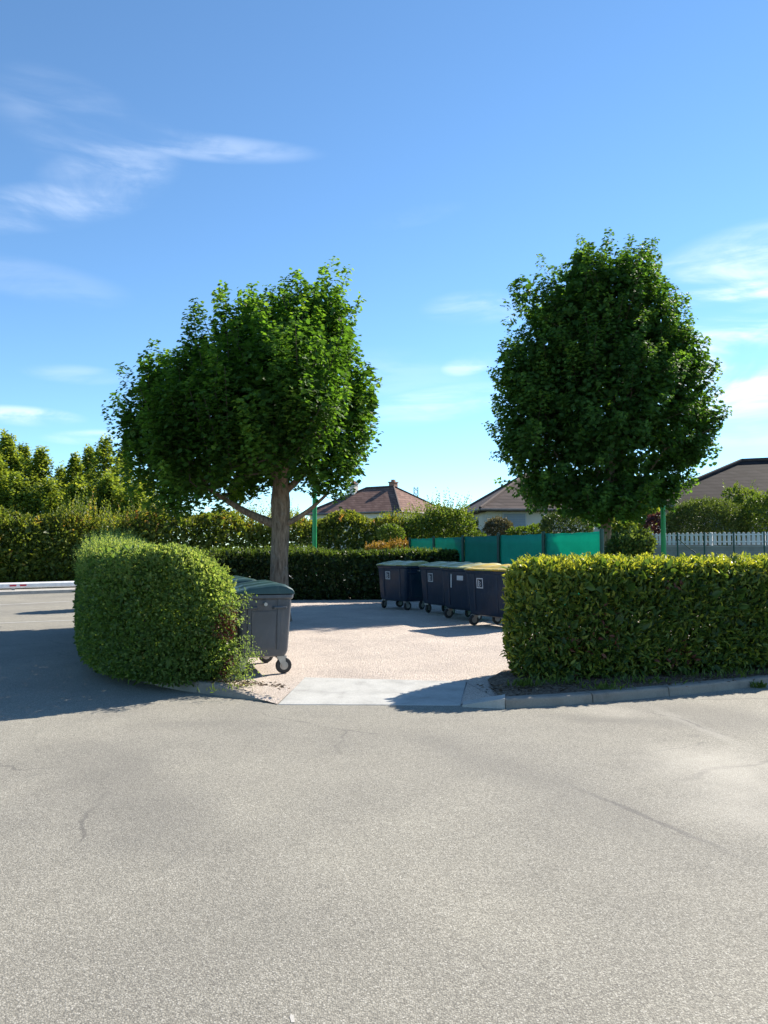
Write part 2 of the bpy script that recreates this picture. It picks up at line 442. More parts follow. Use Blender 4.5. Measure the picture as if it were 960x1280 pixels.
def tag(o, label, cat, group=None, kind=None):
    o['label'] = label
    o['category'] = cat
    if group:
        o['group'] = group
    if kind:
        o['kind'] = kind
    return o


def struct(o, kind='structure'):
    o['kind'] = kind
    return o


def empty(name, loc, rz=0.0):
    o = bpy.data.objects.new(name, None)
    o.empty_display_size = 0.3
    o.location = loc
    o.rotation_euler = (0, 0, rz)
    return link(o)


def copy_tree(o, parent=None):
    c = o.copy()
    C.objects.link(c)
    if parent is not None:
        c.parent = parent
    for ch in list(o.children):
        copy_tree(ch, c)
    return c


class MB:
    """collects shapes and links them as one mesh object"""

    def __init__(self):
        self.v, self.f = [], []

    def add(self, vs, fs):
        b = len(self.v)
        self.v += [tuple(p) for p in vs]
        self.f += [tuple(i + b for i in f) for f in fs]

    def box(self, lo, hi, mat=None):
        x0, y0, z0 = lo
        x1, y1, z1 = hi
        vs = [Vector(p) for p in ((x0, y0, z0), (x1, y0, z0), (x1, y1, z0), (x0, y1, z0), (x0, y0, z1), (x1, y0, z1), (x1, y1, z1), (x0, y1, z1))]
        if mat is not None:
            vs = [mat @ p for p in vs]
        self.add(vs, [(0, 3, 2, 1), (4, 5, 6, 7), (0, 1, 5, 4), (1, 2, 6, 5), (2, 3, 7, 6), (3, 0, 4, 7)])

    def tube(self, pts, rad, n=8, cap=True):
        pts = [Vector(p) for p in pts]
        if not hasattr(rad, '__len__'):
            rad = [rad] * len(pts)
        rings = []
        u = None
        for i, p in enumerate(pts):
            d = (pts[min(i + 1, len(pts) - 1)] - pts[max(i - 1, 0)]).normalized()
            if u is None:
                u = d.orthogonal().normalized()
            else:
                u = (u - d * u.dot(d))
                u = u.normalized() if u.length > 1e-6 else d.orthogonal().normalized()
            w = d.cross(u)
            rings.append([p + (u * math.cos(2 * math.pi * k / n) + w * math.sin(2 * math.pi * k / n)) * rad[i] for k in range(n)])
        self.loft(rings, cap)

    def loft(self, rings, cap=True):
        n = len(rings[0])
        vs = [p for r in rings for p in r]
        fs = []
        for i in range(len(rings) - 1):
            for k in range(n):
                k2 = (k + 1) % n
                fs.append((i * n + k, i * n + k2, (i + 1) * n + k2, (i + 1) * n + k))
        if cap:
            fs.append(tuple(reversed(range(n))))
            fs.append(tuple((len(rings) - 1) * n + k for k in range(n)))
        self.add(vs, fs)

    def build(self, name, mat, parent=None, smooth=False, loc=None, bevel=0.0, angle=40):
        me = bpy.data.meshes.new(name)
        me.from_pydata(self.v, [], self.f)
        me.materials.append(mat)
        if smooth:
            me.polygons.foreach_set('use_smooth', [True] * len(me.polygons))
            me.set_sharp_from_angle(angle=R(angle))
        me.update()
        o = bpy.data.objects.new(name, me)
        if loc is not None:
            o.location = loc
        link(o, parent)
        if bevel:
            b = o.modifiers.new('bevel', 'BEVEL')
            b.width = bevel
            b.segments = 2
            b.limit_method = 'ANGLE'
        return o


def rrect(w, d, r, z, cx=0.0, cy=0.0, n=5):
    out = []
    for (sx, sy, a0) in ((1, 1, 0), (-1, 1, 90), (-1, -1, 180), (1, -1, 270)):
        for k in range(n):
            a = R(a0 + 90 * k / (n - 1))
            out.append(Vector((cx + sx * (w / 2 - r) + r * math.cos(a), cy + sy * (d / 2 - r) + r * math.sin(a), z)))
    return out


def smooth_path(pts, step=0.3):
    pts = [Vector(p) for p in pts]
    out = []
    n = len(pts)
    for i in range(n - 1):
        p0, p1, p2, p3 = pts[max(i - 1, 0)], pts[i], pts[i + 1], pts[min(i + 2, n - 1)]
        k = max(1, int((p2 - p1).length / step))
        for j in range(k):
            t = j / k
            out.append(0.5 * ((2 * p1) + (p2 - p0) * t + (2 * p0 - 5 * p1 + 4 * p2 - p3) * t * t + (3 * p1 - p0 - 3 * p2 + p3) * t ** 3))
    out.append(pts[-1])
    return out


# ------------------------------------------------------------------ foliage
def fold(vs):
    return np.array(vs, float)


# templates: side, along, up   (each with its faces)
T_OVAL = (fold([(0, 0, 0), (-.5, .38, .10), (-.36, .74, .10), (0, 1, -.06), (.36, .74, .10), (.5, .38, .10)]), [(0, 3, 2, 1), (0, 5, 4, 3)])
T_LONG = (fold([(0, 0, 0), (-.5, .3, .14), (-.46, .65, .10), (0, 1, -.20), (.46, .65, .10), (.5, .3, .14), (0, .5, .02)]),
          [(0, 6, 2, 1), (6, 3, 2), (0, 5, 4, 6), (6, 4, 3)])
T_QUAD = (fold([(0, 0, 0), (-.5, .5, .06), (0, 1, 0), (.5, .5, .06)]), [(0, 3, 2, 1)])
T_MAPLE = (fold([(0, 0, 0), (0, 1.0, -.10), (-.13, .68, .03), (-.46, .74, .04), (-.34, .46, .07), (-.58, .30, .06), (-.30, .06, .06),
                 (.13, .68, .03), (.46, .74, .04), (.34, .46, .07), (.58, .30, .06), (.30, .06, .06)]),
           [(0, 1, 2, 3, 4, 5, 6), (0, 11, 10, 9, 8, 7, 1)])


def norm(a):
    return a / np.maximum(np.linalg.norm(a, axis=1, keepdims=True), 1e-9)


def leaves(name, P, tip, nrm, size, width, tint, tmpl, mat, parent=None):
    """one mesh of N leaf blades; tip = blade direction, nrm = face direction"""
    tv, tf = tmpl
    N, K = len(P), len(tv)
    tip = norm(tip)
    side = norm(np.cross(tip, nrm))
    up = np.cross(side, tip)
    size = np.asarray(size)[:, None, None]
    V = (P[:, None, :] + size * (tv[None, :, 0:1] * width * side[:, None, :] + tv[None, :, 1:2] * tip[:, None, :] + tv[None, :, 2:3] * up[:, None, :]))
    V = V.reshape(-1, 3)
    loops = np.concatenate([np.array(f) for f in tf])
    L = len(loops)
    starts = np.cumsum([0] + [len(f) for f in tf[:-1]])
    allloops = (loops[None, :] + (np.arange(N) * K)[:, None]).ravel()
    allstarts = (starts[None, :] + (np.arange(N) * L)[:, None]).ravel()
    me = bpy.data.meshes.new(name)
    me.vertices.add(len(V))
    me.vertices.foreach_set('co', V.astype(np.float32).ravel())
    me.loops.add(len(allloops))
    me.loops.foreach_set('vertex_index', allloops.astype(np.int32))
    me.polygons.add(len(allstarts))
    me.polygons.foreach_set('loop_start', allstarts.astype(np.int32))
    me.update(calc_edges=True)
    a = me.attributes.new('tint', 'FLOAT', 'FACE')
    a.data.foreach_set('value', np.repeat(np.clip(tint, 0, 1), len(tf)).astype(np.float32))
    me.materials.append(mat)
    o = bpy.data.objects.new(name, me)
    return link(o, parent)


def lump(P, s, seed=0.0):
    """smooth bumps in -1..1"""
    x, y, z = P[:, 0] * s + seed, P[:, 1] * s + seed * 1.7, P[:, 2] * s + seed * 0.6
    return (np.sin(x * 1.0 + 1.3 * np.sin(y * 0.9 + 0.5)) + np.sin(y * 1.1 + 1.1 * np.sin(z * 1.2)) + np.sin(z * 1.3 + 1.2 * np.sin(x * 0.8 + 2))) / 3


def f_ellipsoids(items):
    def f(P):
        best = np.full(len(P), 9.0)
        for (c, r) in items:
            q = np.sqrt((((P - np.array(c)) / np.array(r)) ** 2).sum(1))
            best = np.minimum(best, q)
        return best
    return f


def f_band(path, a, z0, h, p=3.5, hfun=None):
    pts = np.array([(v[0], v[1]) for v in path])

    def f(P):
        best = np.full(len(P), 1e9)
        for i in range(len(pts) - 1):
            A, B = pts[i], pts[i + 1]
            d = B - A
            L2 = (d ** 2).sum()
            t = np.clip(((P[:, :2] - A) @ d) / L2, 0, 1)
            best = np.minimum(best, np.sqrt(((P[:, :2] - A - t[:, None] * d) ** 2).sum(1)))
        hh = h if hfun is None else hfun(P)
        zc = (P[:, 2] - z0) / hh * 2 - 1
        return ((best / a) ** p + np.abs(zc) ** p) ** (1 / p)
    return f


def band_prop(path, a, hi):
    pts = np.array([(v[0], v[1]) for v in path])
    seg = np.linalg.norm(np.diff(pts, axis=0), axis=1)
    cum = np.concatenate([[0], np.cumsum(seg)])

    def prop(n):
        s = RNG.random(n) * (cum[-1] + 2.4 * a) - 1.2 * a
        i = np.clip(np.searchsorted(cum, s) - 1, 0, len(seg) - 1)
        d = np.diff(pts, axis=0)[i] / seg[i][:, None]
        p = pts[i] + d * (s - cum[i])[:, None] + np.stack([-d[:, 1], d[:, 0]], 1) * ((RNG.random(n) * 2 - 1) * a * 1.2)[:, None]
        p = p + d * (RNG.normal(size=n) * a * 0.45)[:, None]
        return np.column_stack([p, 0.02 + RNG.random(n) * (hi - 0.02)])
    return prop


def sample_shell(f, lo, hi, n, q0=0.6, amp=0.06, ls=2.0, seed=0.0, skew=1.0):
    """points with q0 < f < 1 (lumpy surface), their outward direction and level"""
    out_p, out_n, out_q = [], [], []
    got, it = 0, 0
    lo, hi = np.array(lo, float), np.array(hi, float)
    it = 0
    while got < n and it < 200:
        it += 1
        P = f.prop(40000) if hasattr(f, 'prop') else lo + RNG.random((40000, 3)) * (hi - lo)
        q = f(P) / (1 + amp * lump(P, ls, seed) + amp * 0.6 * lump(P, ls * 2.7, seed + 3))
        keep = (q < 1) & (q > q0)
        keep &= RNG.random(len(P)) < np.clip((q - q0) / (1 - q0) + 0.15, 0, 1) ** skew
        P, q = P[keep], q[keep]
        e = 0.03
        g = np.stack([f(P + np.array(d) * e) - f(P - np.array(d) * e) for d in ((1, 0, 0), (0, 1, 0), (0, 0, 1))], 1)
        out_p.append(P)
        out_n.append(norm(g))
        out_q.append(q)
        got += len(P)
    return np.concatenate(out_p)[:n], np.concatenate(out_n)[:n], np.concatenate(out_q)[:n]


def rnd3(n):
    return RNG.normal(size=(n, 3))


def bush_leaves(name, f, lo, hi, n, tmpl, mat, size, width=0.5, parent=None, q0=0.6, amp=0.06, ls=2.0, up=0.35, rand=0.6, out=0.6,
                tint0=0.45, tvar=0.22, patch=0.15, top_tint=0.0, seed=0.0, zrange=None, skew=1.0, face_out=0.6):
    P, N, q = sample_shell(f, lo, hi, n, q0, amp, ls, seed, skew)
    n = len(P)
    tip = N * out + np.array([0, 0, 1]) * up + rnd3(n) * rand
    nr = N * face_out + np.array([0, 0, 1]) * 0.5 + rnd3(n) * 0.55
    tint = tint0 + RNG.normal(size=n) * tvar + lump(P, 1.3, seed + 5) * patch
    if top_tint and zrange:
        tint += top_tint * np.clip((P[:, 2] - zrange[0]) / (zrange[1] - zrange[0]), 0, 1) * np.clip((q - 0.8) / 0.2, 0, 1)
    sz = size * (0.7 + 0.6 * RNG.random(n))
    return leaves(name, P, tip, nr, sz, width, tint, tmpl, mat, parent)


def shoots(name, f, lo, hi, n, tmpl, mat, size, width, length, per, parent=None, tint0=0.75, tvar=0.12, lean=0.25, minz=0.5, gap=0.0):
    """sprigs standing up out of the top of a hedge or bush"""
    P, N, q = sample_shell(f, lo, hi, n * 14, 0.9, 0.05, 2.0, 0.3)
    k = N[:, 2] > minz
    P, N = P[k][:n], N[k][:n]
    n = len(P)
    ax = norm(np.array([0, 0, 1.0]) + N * 0.25 + rnd3(n) * lean)
    L = length * (0.4 + 0.9 * RNG.random(n) ** 1.5)
    if gap:
        L = L * np.clip(0.55 + lump(P, gap, 2.0), 0.15, 1.4)
    t = np.linspace(0.05, 1, per)
    Q = P[:, None, :] + ax[:, None, :] * (L[:, None] * t[None, :])[:, :, None]
    Q = Q.reshape(-1, 3)
    A = np.repeat(ax, per, 0)
    rad = norm(np.cross(A, rnd3(len(Q))))
    tt = np.tile(t, n)
    tip = A * (0.5 + tt[:, None]) + rad * 1.0
    tint = np.repeat(tint0 + RNG.normal(size=n) * tvar, per) + RNG.normal(size=len(Q)) * 0.06
    sz = size * (1.1 - 0.5 * tt) * (0.8 + 0.4 * RNG.random(len(Q)))
    return leaves(name, Q, tip, norm(A * 0.7 + rnd3(len(Q)) * 0.6), sz, width, tint, tmpl, mat, parent)


# ------------------------------------------------------------------ ground, road, yard
def sheet(name, pts, z, mat, kind='structure'):
    b = MB()
    b.add([(p[0], p[1], z if len(p) < 3 else p[2]) for p in pts], [tuple(range(len(pts)))])
    return struct(b.build(name, mat), kind)


sheet('ground', [(-900, -300), (900, -300), (900, 1500), (-900, 1500)], -0.03, M['grass_ground'])
# one asphalt sheet: the junction in front and the crossing street behind the yard
sheet('road', [(-60, -14), (60, -14), (60, 26), (22, 15.5), (9, 11.5), (7, 14), (7, 20), (2, 30), (6.5, 39.5), (20, 49), (19, 53), (-1, 38.6), (-14.4, 28.2), (-28, 17), (-60, 4)],
      0.0, M['asphalt'])

kerb_left = [gd(336, 877), gd(300, 873), gd(262, 868), gd(210, 860), gd(150, 843), gd(118, 820), gd(106, 800), Vector((-6.0, 16.0, 0)), Vector((-5.9, 18.6, 0)),
             Vector((-4.6, 21.5, 0)), Vector((-2.6, 24.0, 0)), Vector((0.4, 26.8, 0))]
kerb_right = [gd(632, 886), gd(715, 881), gd(795, 874), gd(880, 866), gd(960, 857), Vector((6.3, 9.9, 0)), Vector((8.5, 11.2, 0)), Vector((12, 12.6, 0)), Vector((22, 15.7, 0))]
for q_ in (kerb_left, kerb_right):
    for v_ in q_:
        v_.z = 0


def kerb(name, path, side, w=0.15, h=0.12, drop_start=0.0):
    """row of kerb stones; path runs on the road side, side=+1 puts the stones to its left"""
    P = smooth_path(path, 0.1)
    cum = [0]
    for i in range(1, len(P)):
        cum.append(cum[-1] + (P[i] - P[i - 1]).length)

    def ev(sv):
        i = min(max(1, next((k for k, c in enumerate(cum) if c >= sv), len(cum) - 1)), len(cum) - 1)
        t = (sv - cum[i - 1]) / max(1e-6, cum[i] - cum[i - 1])
        d = (P[min(i + 1, len(P) - 1)] - P[max(i - 2, 0)]).normalized()
        return P[i - 1].lerp(P[i], t), Vector((-d.y, d.x, 0)) * side

    b = MB()
    s0 = 0.0
    k = 0
    while s0 < cum[-1] - 0.1:
        s1 = min(s0 + 1.0, cum[-1])
        dz, dn = random.uniform(-.006, .004), random.uniform(-.006, .006)
        rings = []
        for j in range(5):
            sv = s0 + .005 + (s1 - s0 - .01) * j / 4
            p, nn = ev(sv)
            hh = h + dz if not drop_start else max(0.022, (h + dz) * min(1, sv / drop_start))
            c = 0.022 if hh > 0.05 else 0.004
            prof = [(0, -0.02), (0.012, hh - c), (0.018, hh - c * .4), (0.034, hh), (w - 0.01, hh), (w, hh - 0.01), (w, -0.02)]
            rings.append([p + nn * (a + dn) + Vector((0, 0, z)) for a, z in prof])
        if side < 0:
            rings = [list(reversed(r)) for r in rings]
        b.loft(rings)
        s0 = s1
        k += 1
    return struct(b.build(name, M['kerb']))


kerb('kerb', kerb_left, -1, drop_start=0.75)
kerb('kerb', kerb_right, 1, h=0.095)
# dropped kerb beside the apron: pale low block
b = MB()
a0, a1 = gd(578, 884), gd(631, 886)
dk = (a1 - a0).normalized()
nk = Vector((-dk.y, dk.x, 0))
b.loft([[a0 + Vector((0, 0, -0.02)), a0 + Vector((0, 0, 0.022)), a0 + nk * .16 + Vector((0, 0, 0.03)), a0 + nk * .16 + Vector((0, 0, -0.02))],
        [a1 + Vector((0, 0, -0.02)), a1 + Vector((0, 0, 0.10)), a1 + nk * .16 + Vector((0, 0, 0.115)), a1 + nk * .16 + Vector((0, 0, -0.02))]])
struct(b.build('dropped_kerb', M['pave']))

GZ = 0.06
inner_l = []
P_ = smooth_path(kerb_left, 0.4)
for i, p in enumerate(P_):
    d = (P_[min(i + 1, len(P_) - 1)] - P_[max(i - 1, 0)]).normalized()
    inner_l.append(p + Vector((d.y, -d.x, 0)) * 0.13)
inner_r = []
P_ = smooth_path(kerb_right[:7], 0.4)
for i, p in enumerate(P_):
    d = (P_[min(i + 1, len(P_) - 1)] - P_[max(i - 1, 0)]).normalized()
    inner_r.append(p + Vector((-d.y, d.x, 0)) * 0.13)
ap_nl, ap_nr = gd(347, 881), gd(576, 882)
ap_fl, ap_fr = gd(381, 847, GZ), gd(583, 852, GZ)
poly = [(v.x, v.y) for v in reversed(inner_l[2:])] + [(ap_fl.x, ap_fl.y - 0.06), (ap_fr.x, ap_fr.y - 0.06)] + [(v.x, v.y) for v in inner_r] + \
       [(8.2, 13), (7.4, 20), (3.2, 29.5)]
sheet('gravel_yard', poly, GZ, M['gravel'])
# gravel slopes filling beside the apron
fl, fr = inner_l[0], inner_r[0]
b = MB()
b.add([(ap_nl.x - .005, ap_nl.y + .01, .007), (ap_fl.x + .01, ap_fl.y, GZ + .002), (ap_fl.x, ap_fl.y - .05, GZ + .002), (inner_l[2].x - .05, inner_l[2].y + .05, GZ + .003), (inner_l[2].x - .02, inner_l[2].y - .03, GZ + .003),
       (inner_l[1].x - .01, inner_l[1].y - .03, .05), (inner_l[0].x, inner_l[0].y - .06, .026), (inner_l[0].x + .03, inner_l[0].y - .15, .007)],
      [(0, 1, 2), (0, 2, 3), (0, 3, 4), (0, 4, 5), (0, 5, 6), (0, 6, 7)])
b.add([(ap_fr.x, ap_fr.y - .06, GZ - .003), (ap_nr.x, ap_nr.y + .05, 0.006), (a1.x - .02, a1.y + .14, 0.06), (fr.x, fr.y, GZ - .003)], [(0, 1, 2, 3)])
struct(b.build('gravel_edge', M['gravel']))
# concrete apron slab, sloping down to the road
b = MB()
th = Vector((0, 0, -0.08))
up_ = Vector((0, 0, 0.006))
q = [ap_nl + up_, ap_nr + up_, Vector((ap_fr.x, ap_fr.y, GZ + .006)), Vector((ap_fl.x, ap_fl.y, GZ + .006))]
b.loft([[p + th for p in q], q])
struct(b.build('concrete_apron', M['concrete'], bevel=0.01))

# soil bed under the right hedge
bed = [(v.x, v.y) for v in inner_r]
bedp = [(1.18, 8.25)] + [(v[0], v[1] + 0.02) for v in bed] + [(8.6, 12.9), (6.0, 11.6), (3.6, 10.6), (1.5, 9.7), (1.2, 9.0)]
sheet('soil_bed', bedp, 0.085, M['soil'])
bedl = [(v.x, v.y) for v in inner_l[3:24]]
off = []
for i in range(len(bedl)):
    p = Vector(bedl[i]); d = (Vector(bedl[min(i + 1, len(bedl) - 1)]) - Vector(bedl[max(i - 1, 0)])).normalized()
    off.append(p + Vector((d.y, -d.x)) * (0.8 * min(1, (i + 1) / 4)))
sheet('soil_bed', [tuple(p) for p in bedl] + [tuple(p) for p in reversed(off)], 0.085, M['soil'])

# far pavement with kerb along the crossing street and its painted lines
A, B = gd(0, 744), gd(100, 740.5)
dr = (B - A).normalized()
nr_ = Vector((-dr.y, dr.x, 0))


def strip(name, p, d, l0, l1, w, z0, z1, mat, n):
    b = MB()
    q = [p + d * l0, p + d * l1, p + d * l1 + n * w, p + d * l0 + n * w]
    b.loft([[v + Vector((0, 0, z0)) for v in q], [v + Vector((0, 0, z1)) for v in q]])
    return struct(b.build(name, mat, bevel=0.01))


strip('pavement', A, dr, -22, 40, 1.3, -0.02, 0.12, M['pave'], nr_)


def stripe(name, p, q, w, l0, l1):
    d = (q - p).normalized()
    n = Vector((-d.y, d.x, 0)) * w / 2
    return sheet(name, [tuple((p + d * l0 - n).xy), tuple((p + d * l1 - n).xy), tuple((p + d * l1 + n).xy), tuple((p + d * l0 + n).xy)], 0.005, M['paint'])


stripe('road_line', gd(0, 756.3), gd(100, 751), 0.11, -12, 16)
stripe('road_line', gd(0, 779), gd(106, 775), 0.09, -8, 3.2)
# chalky fleck of paint on the near asphalt
g = gd(366, 1273)
sheet('paint_fleck', [(g.x - .002, g.y - .025), (g.x + .010, g.y - .022), (g.x + .002, g.y + .012), (g.x - .010, g.y + .022), (g.x - .012, g.y + .008)], 0.0015, M['pave'])

# grassy bank rising towards the gardens on the right and at the back
b = MB()
nx, ny = 40, 24
vs = []
for j in range(ny):
    for i in range(nx):
        x = 5.4 + i * (70 / (nx - 1)) - j * 0.0
        y = 15 + j * (60 / (ny - 1))
        xx = x - max(0, (y - 15)) * 0.10
        t = min(1, max(0, (y - 19) / 8))
        vs.append((xx, y + (x - 5) * 0.25, GZ - .03 + 0.95 * t * t * (3 - 2 * t) + 0.03 * math.sin(x * 1.7 + y)))
fs = [(j * nx + i, j * nx + i + 1, (j + 1) * nx + i + 1, (j + 1) * nx + i) for j in range(ny - 1) for i in range(nx - 1)]
b.add(vs, fs)
struct(b.build('grass_bank', M['grass_ground'], smooth=True))


# ------------------------------------------------------------------ buildings
def hip_house(name, c, rz, L, Wd, eave, ridge, wallm, roofm, z0=0.0, over=0.45, label='', windows=(), chimneys=(), rl=None):
    """rectangular house with a hipped roof; windows: (face, along, z0, width, height, kind)"""
    root = empty(name, (c[0], c[1], z0), rz)
    tag(root, label, 'house')
    eave -= z0
    ridge -= z0
    b = MB()
    b.box((-L / 2, -Wd / 2, 0), (L / 2, Wd / 2, eave - 0.02))
    b.build('wall', wallm, root)
    rl = (L - Wd) / 2 if rl is None else rl
    l2, w2 = L / 2 + over, Wd / 2 + over
    z = eave - 0.12
    b = MB()
    vs = [(-l2, -w2, z), (l2, -w2, z), (l2, w2, z), (-l2, w2, z), (-rl, 0, ridge), (rl, 0, ridge),
          (-l2, -w2, z - .14), (l2, -w2, z - .14), (l2, w2, z - .14), (-l2, w2, z - .14)]
    b.add(vs, [(0, 1, 5, 4), (1, 2, 5), (2, 3, 4, 5), (3, 0, 4), (6, 7, 1, 0), (7, 8, 2, 1), (8, 9, 3, 2), (9, 6, 0, 3), (9, 8, 7, 6)])
    roof = b.build('roof', roofm, root)
    b = MB()
    for (p, q) in ((vs[4], vs[5]), (vs[0], vs[4]), (vs[3], vs[4]), (vs[1], vs[5]), (vs[2], vs[5])):
        b.tube([Vector(p) + Vector((0, 0, .03)), Vector(q) + Vector((0, 0, .03))], 0.10, 6)
    b.build('ridge_tile', M['ridge'], roof, smooth=True)
    b = MB()
    cs = [Vector(v) + Vector((0, 0, -.06)) for v in vs[:4]]
    for i in range(4):
        o = (Vector((cs[i].x + cs[(i + 1) % 4].x, cs[i].y + cs[(i + 1) % 4].y, 0))).normalized() * 0.07
        b.tube([cs[i] + o, cs[(i + 1) % 4] + o], 0.07, 6)
    b.build('gutter', M['gutter'], root, smooth=True)
    for (x, y, w, zt, m) in chimneys:
        b = MB()
        b.box((x - w / 2, y - w / 2, eave), (x + w / 2, y + w / 2, zt - z0))
        ch = b.build('chimney', M[m], roof)
        b = MB()
        b.box((x - w / 2 - .06, y - w / 2 - .06, zt - z0 + .002), (x + w / 2 + .06, y + w / 2 + .06, zt - z0 + .10))
        b.box((x - w / 4, y - w / 4, zt - z0 + .102), (x + w / 4, y + w / 4, zt - z0 + .30))
        b.build('chimney_cap', M['brick'], roof)
    for (face, a, wz, ww, wh, kind) in windows:
        y = -Wd / 2 if face == 'front' else None
        b = MB()
        if face == 'front':
            mt = Matrix.Translation((a, -Wd / 2, wz - z0))
        else:
            mt = Matrix.Translation((-L / 2, a, wz - z0)) @ Matrix.Rotation(-math.pi / 2, 4, 'Z')
        f = 0.07
        for lo, hi in (((-ww / 2 - f, -.05, -f), (-ww / 2, .02, wh + f)), ((ww / 2, -.05, -f), (ww / 2 + f, .02, wh + f)),
                       ((-ww / 2, -.05, wh), (ww / 2, .02, wh + f)), ((-ww / 2, -.05, -f), (ww / 2, .02, 0))):
            b.box(lo, hi, mt)
        win = b.build('window' if kind != 'door' else 'door', M['frame'], root)
        b = MB()
        if kind == 'shutter':
            n = int(wh / 0.09)
            for k in range(n):
                b.box((-ww / 2 + .004, -.032, k * wh / n), (ww / 2 - .004, -.008, (k + .88) * wh / n), mt)
            b.build('shutter', M['shutter'], win)
        else:
            b.box((-ww / 2 + .004, -.03, .004), (ww / 2 - .004, -.006, wh - .004), mt)
            b.build('door_panel', M['door'], win)
    return root


# red roofed house far behind the tall hedge
c = at(475, 640, 72)
hip_house('house', (c.x, c.y), R(-34), 9.8, 8.6, 4.95, 7.35, M['render_wall'], M['tile_red'], 0.0, 0.4,
          'distant house with red brown hipped roof and two chimneys beyond the tall hedge',
          chimneys=((-2.4, -0.9, 0.6, 7.7, 'render_wall'), (1.3, 0.3, 0.6, 7.75, 'brick')), rl=1.55)
# pale house behind the green screen
c = at(690, 640, 45)
hip_house('house', (c.x, c.y + 3), R(4), 8.6, 8.4, 3.98, 6.3, M['render_wall'], M['tile_brown'], 0.9, 0.5,
          'pale rendered house with closed roller shutter and brown tiled roof beyond the green screen fence',
          windows=(('front', -2.75, 2.45, 1.25, 1.15, 'shutter'), ('front', -0.75, 1.4, 0.5, 2.1, 'door')), rl=0.9)
c = at(652, 650, 43)
# dark roofed house at the right edge
c = at(1038, 640, 39)
hip_house('house', (c.x, c.y + 3.4), R(-26), 14.5, 9.5, 4.0, 6.6, M['tan_wall'], M['tile_dark'], 0.9, 0.5,
          'tan house with large dark tiled hipped roof behind the clipped dome hedge and white pickets',
          windows=(('front', -3.4, 2.2, 1.3, 1.2, 'shutter'), ('front', 0.5, 2.2, 1.3, 1.2, 'shutter')), rl=2.6)
# low outbuilding seen past the pale house
c = at(588, 664, 58)
root = empty('outbuilding', (c.x, c.y, 0.9))
tag(root, 'low outbuilding with flat grey roof edge just left of the pale rendered house', 'outbuilding')
b = MB(); b.box((-1.2, 0, 0), (2.4, 4, 1.95)); b.build('wall', M['render_wall'], root)
b = MB(); b.add([(-1.5, -.3, 1.98), (2.6, -.3, 1.98), (2.6, 4.3, 2.5), (-1.5, 4.3, 2.5), (-1.5, -.3, 2.12), (2.6, -.3, 2.12), (2.6, 4.3, 2.64), (-1.5, 4.3, 2.64)],
                [(0, 3, 2, 1), (4, 5, 6, 7), (0, 1, 5, 4), (1, 2, 6, 5), (2, 3, 7, 6), (3, 0, 4, 7)])
b.build('roof', M['tile_brown'], root)

# lattice mast far away
c = at(520, 640, 150)
root = empty('lattice_mast', (c.x, c.y, 0))
tag(root, 'small grey lattice mast on the skyline right of the red roofed house', 'mast')
b = MB()
for sx in (-1, 1):
    for sy in (-1, 1):
        b = MB()
        b.tube([(sx * .55, sy * .55, 0), (sx * .38, sy * .38, 13.6)], 0.07, 5)
        b.build('leg', M['wire'], root)
b = MB()
for k in range(14):
    z = k * 0.95 + 0.4
    w = .55 - .17 * z / 13.6
    for (p, q) in (((-w, -w), (w, -w)), ((w, -w), (w, w)), ((w, w), (-w, w)), ((-w, w), (-w, -w))):
        b.tube([(*p, z), (*q, z + .9)], 0.045, 4)
        b.tube([(*q, z), (*p, z + .9)], 0.045, 4)
b.build('lattice', M['wire'], root)


# ------------------------------------------------------------------ trees
def limb_path(p, q, sag=0.0, bend=0.15, n=6):
    p, q = Vector(p), Vector(q)
    o = Vector((random.uniform(-1, 1), random.uniform(-1, 1), random.uniform(-.4, .4))) * (q - p).length * bend
    return [p.lerp(q, t) + o * math.sin(math.pi * t) * 0.7 + Vector((0, 0, -sag * math.sin(math.pi * t))) for t in [i / (n - 1) for i in range(n)]]


def plume_leaves(tips, axes, lens, per, leaf, spread, ptint, tvar=0.10, droop=0.35, tipg=0.18):
    n = len(tips)
    t = (np.arange(per) + 0.5) / per
    t = t ** 0.9
    TT = np.tile(t, n)
    A = np.repeat(axes, per, 0)
    Pq = np.repeat(tips, per, 0) - A * (np.repeat(lens, per) * (1 - TT))[:, None]
    rad = norm(np.cross(A, rnd3(len(Pq))))
    rr = spread * (1.0 - 0.84 * TT ** 1.3) * (0.25 + 0.75 * np.sqrt(RNG.random(len(Pq))))
    Pq = Pq + rad * rr[:, None] + rnd3(len(Pq)) * 0.03
    tip = rad * 0.9 + A * 0.35 + np.array([0, 0, -droop]) + rnd3(len(Pq)) * 0.35
    nr = A * 0.55 + np.array([0, 0, 0.75]) + rad * 0.25 + rnd3(len(Pq)) * 0.38
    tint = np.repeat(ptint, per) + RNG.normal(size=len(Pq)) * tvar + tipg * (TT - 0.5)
    size = leaf * (0.65 + 0.55 * RNG.random(len(Pq))) * (1.05 - 0.35 * TT)
    return Pq, tip, nr, size, tint


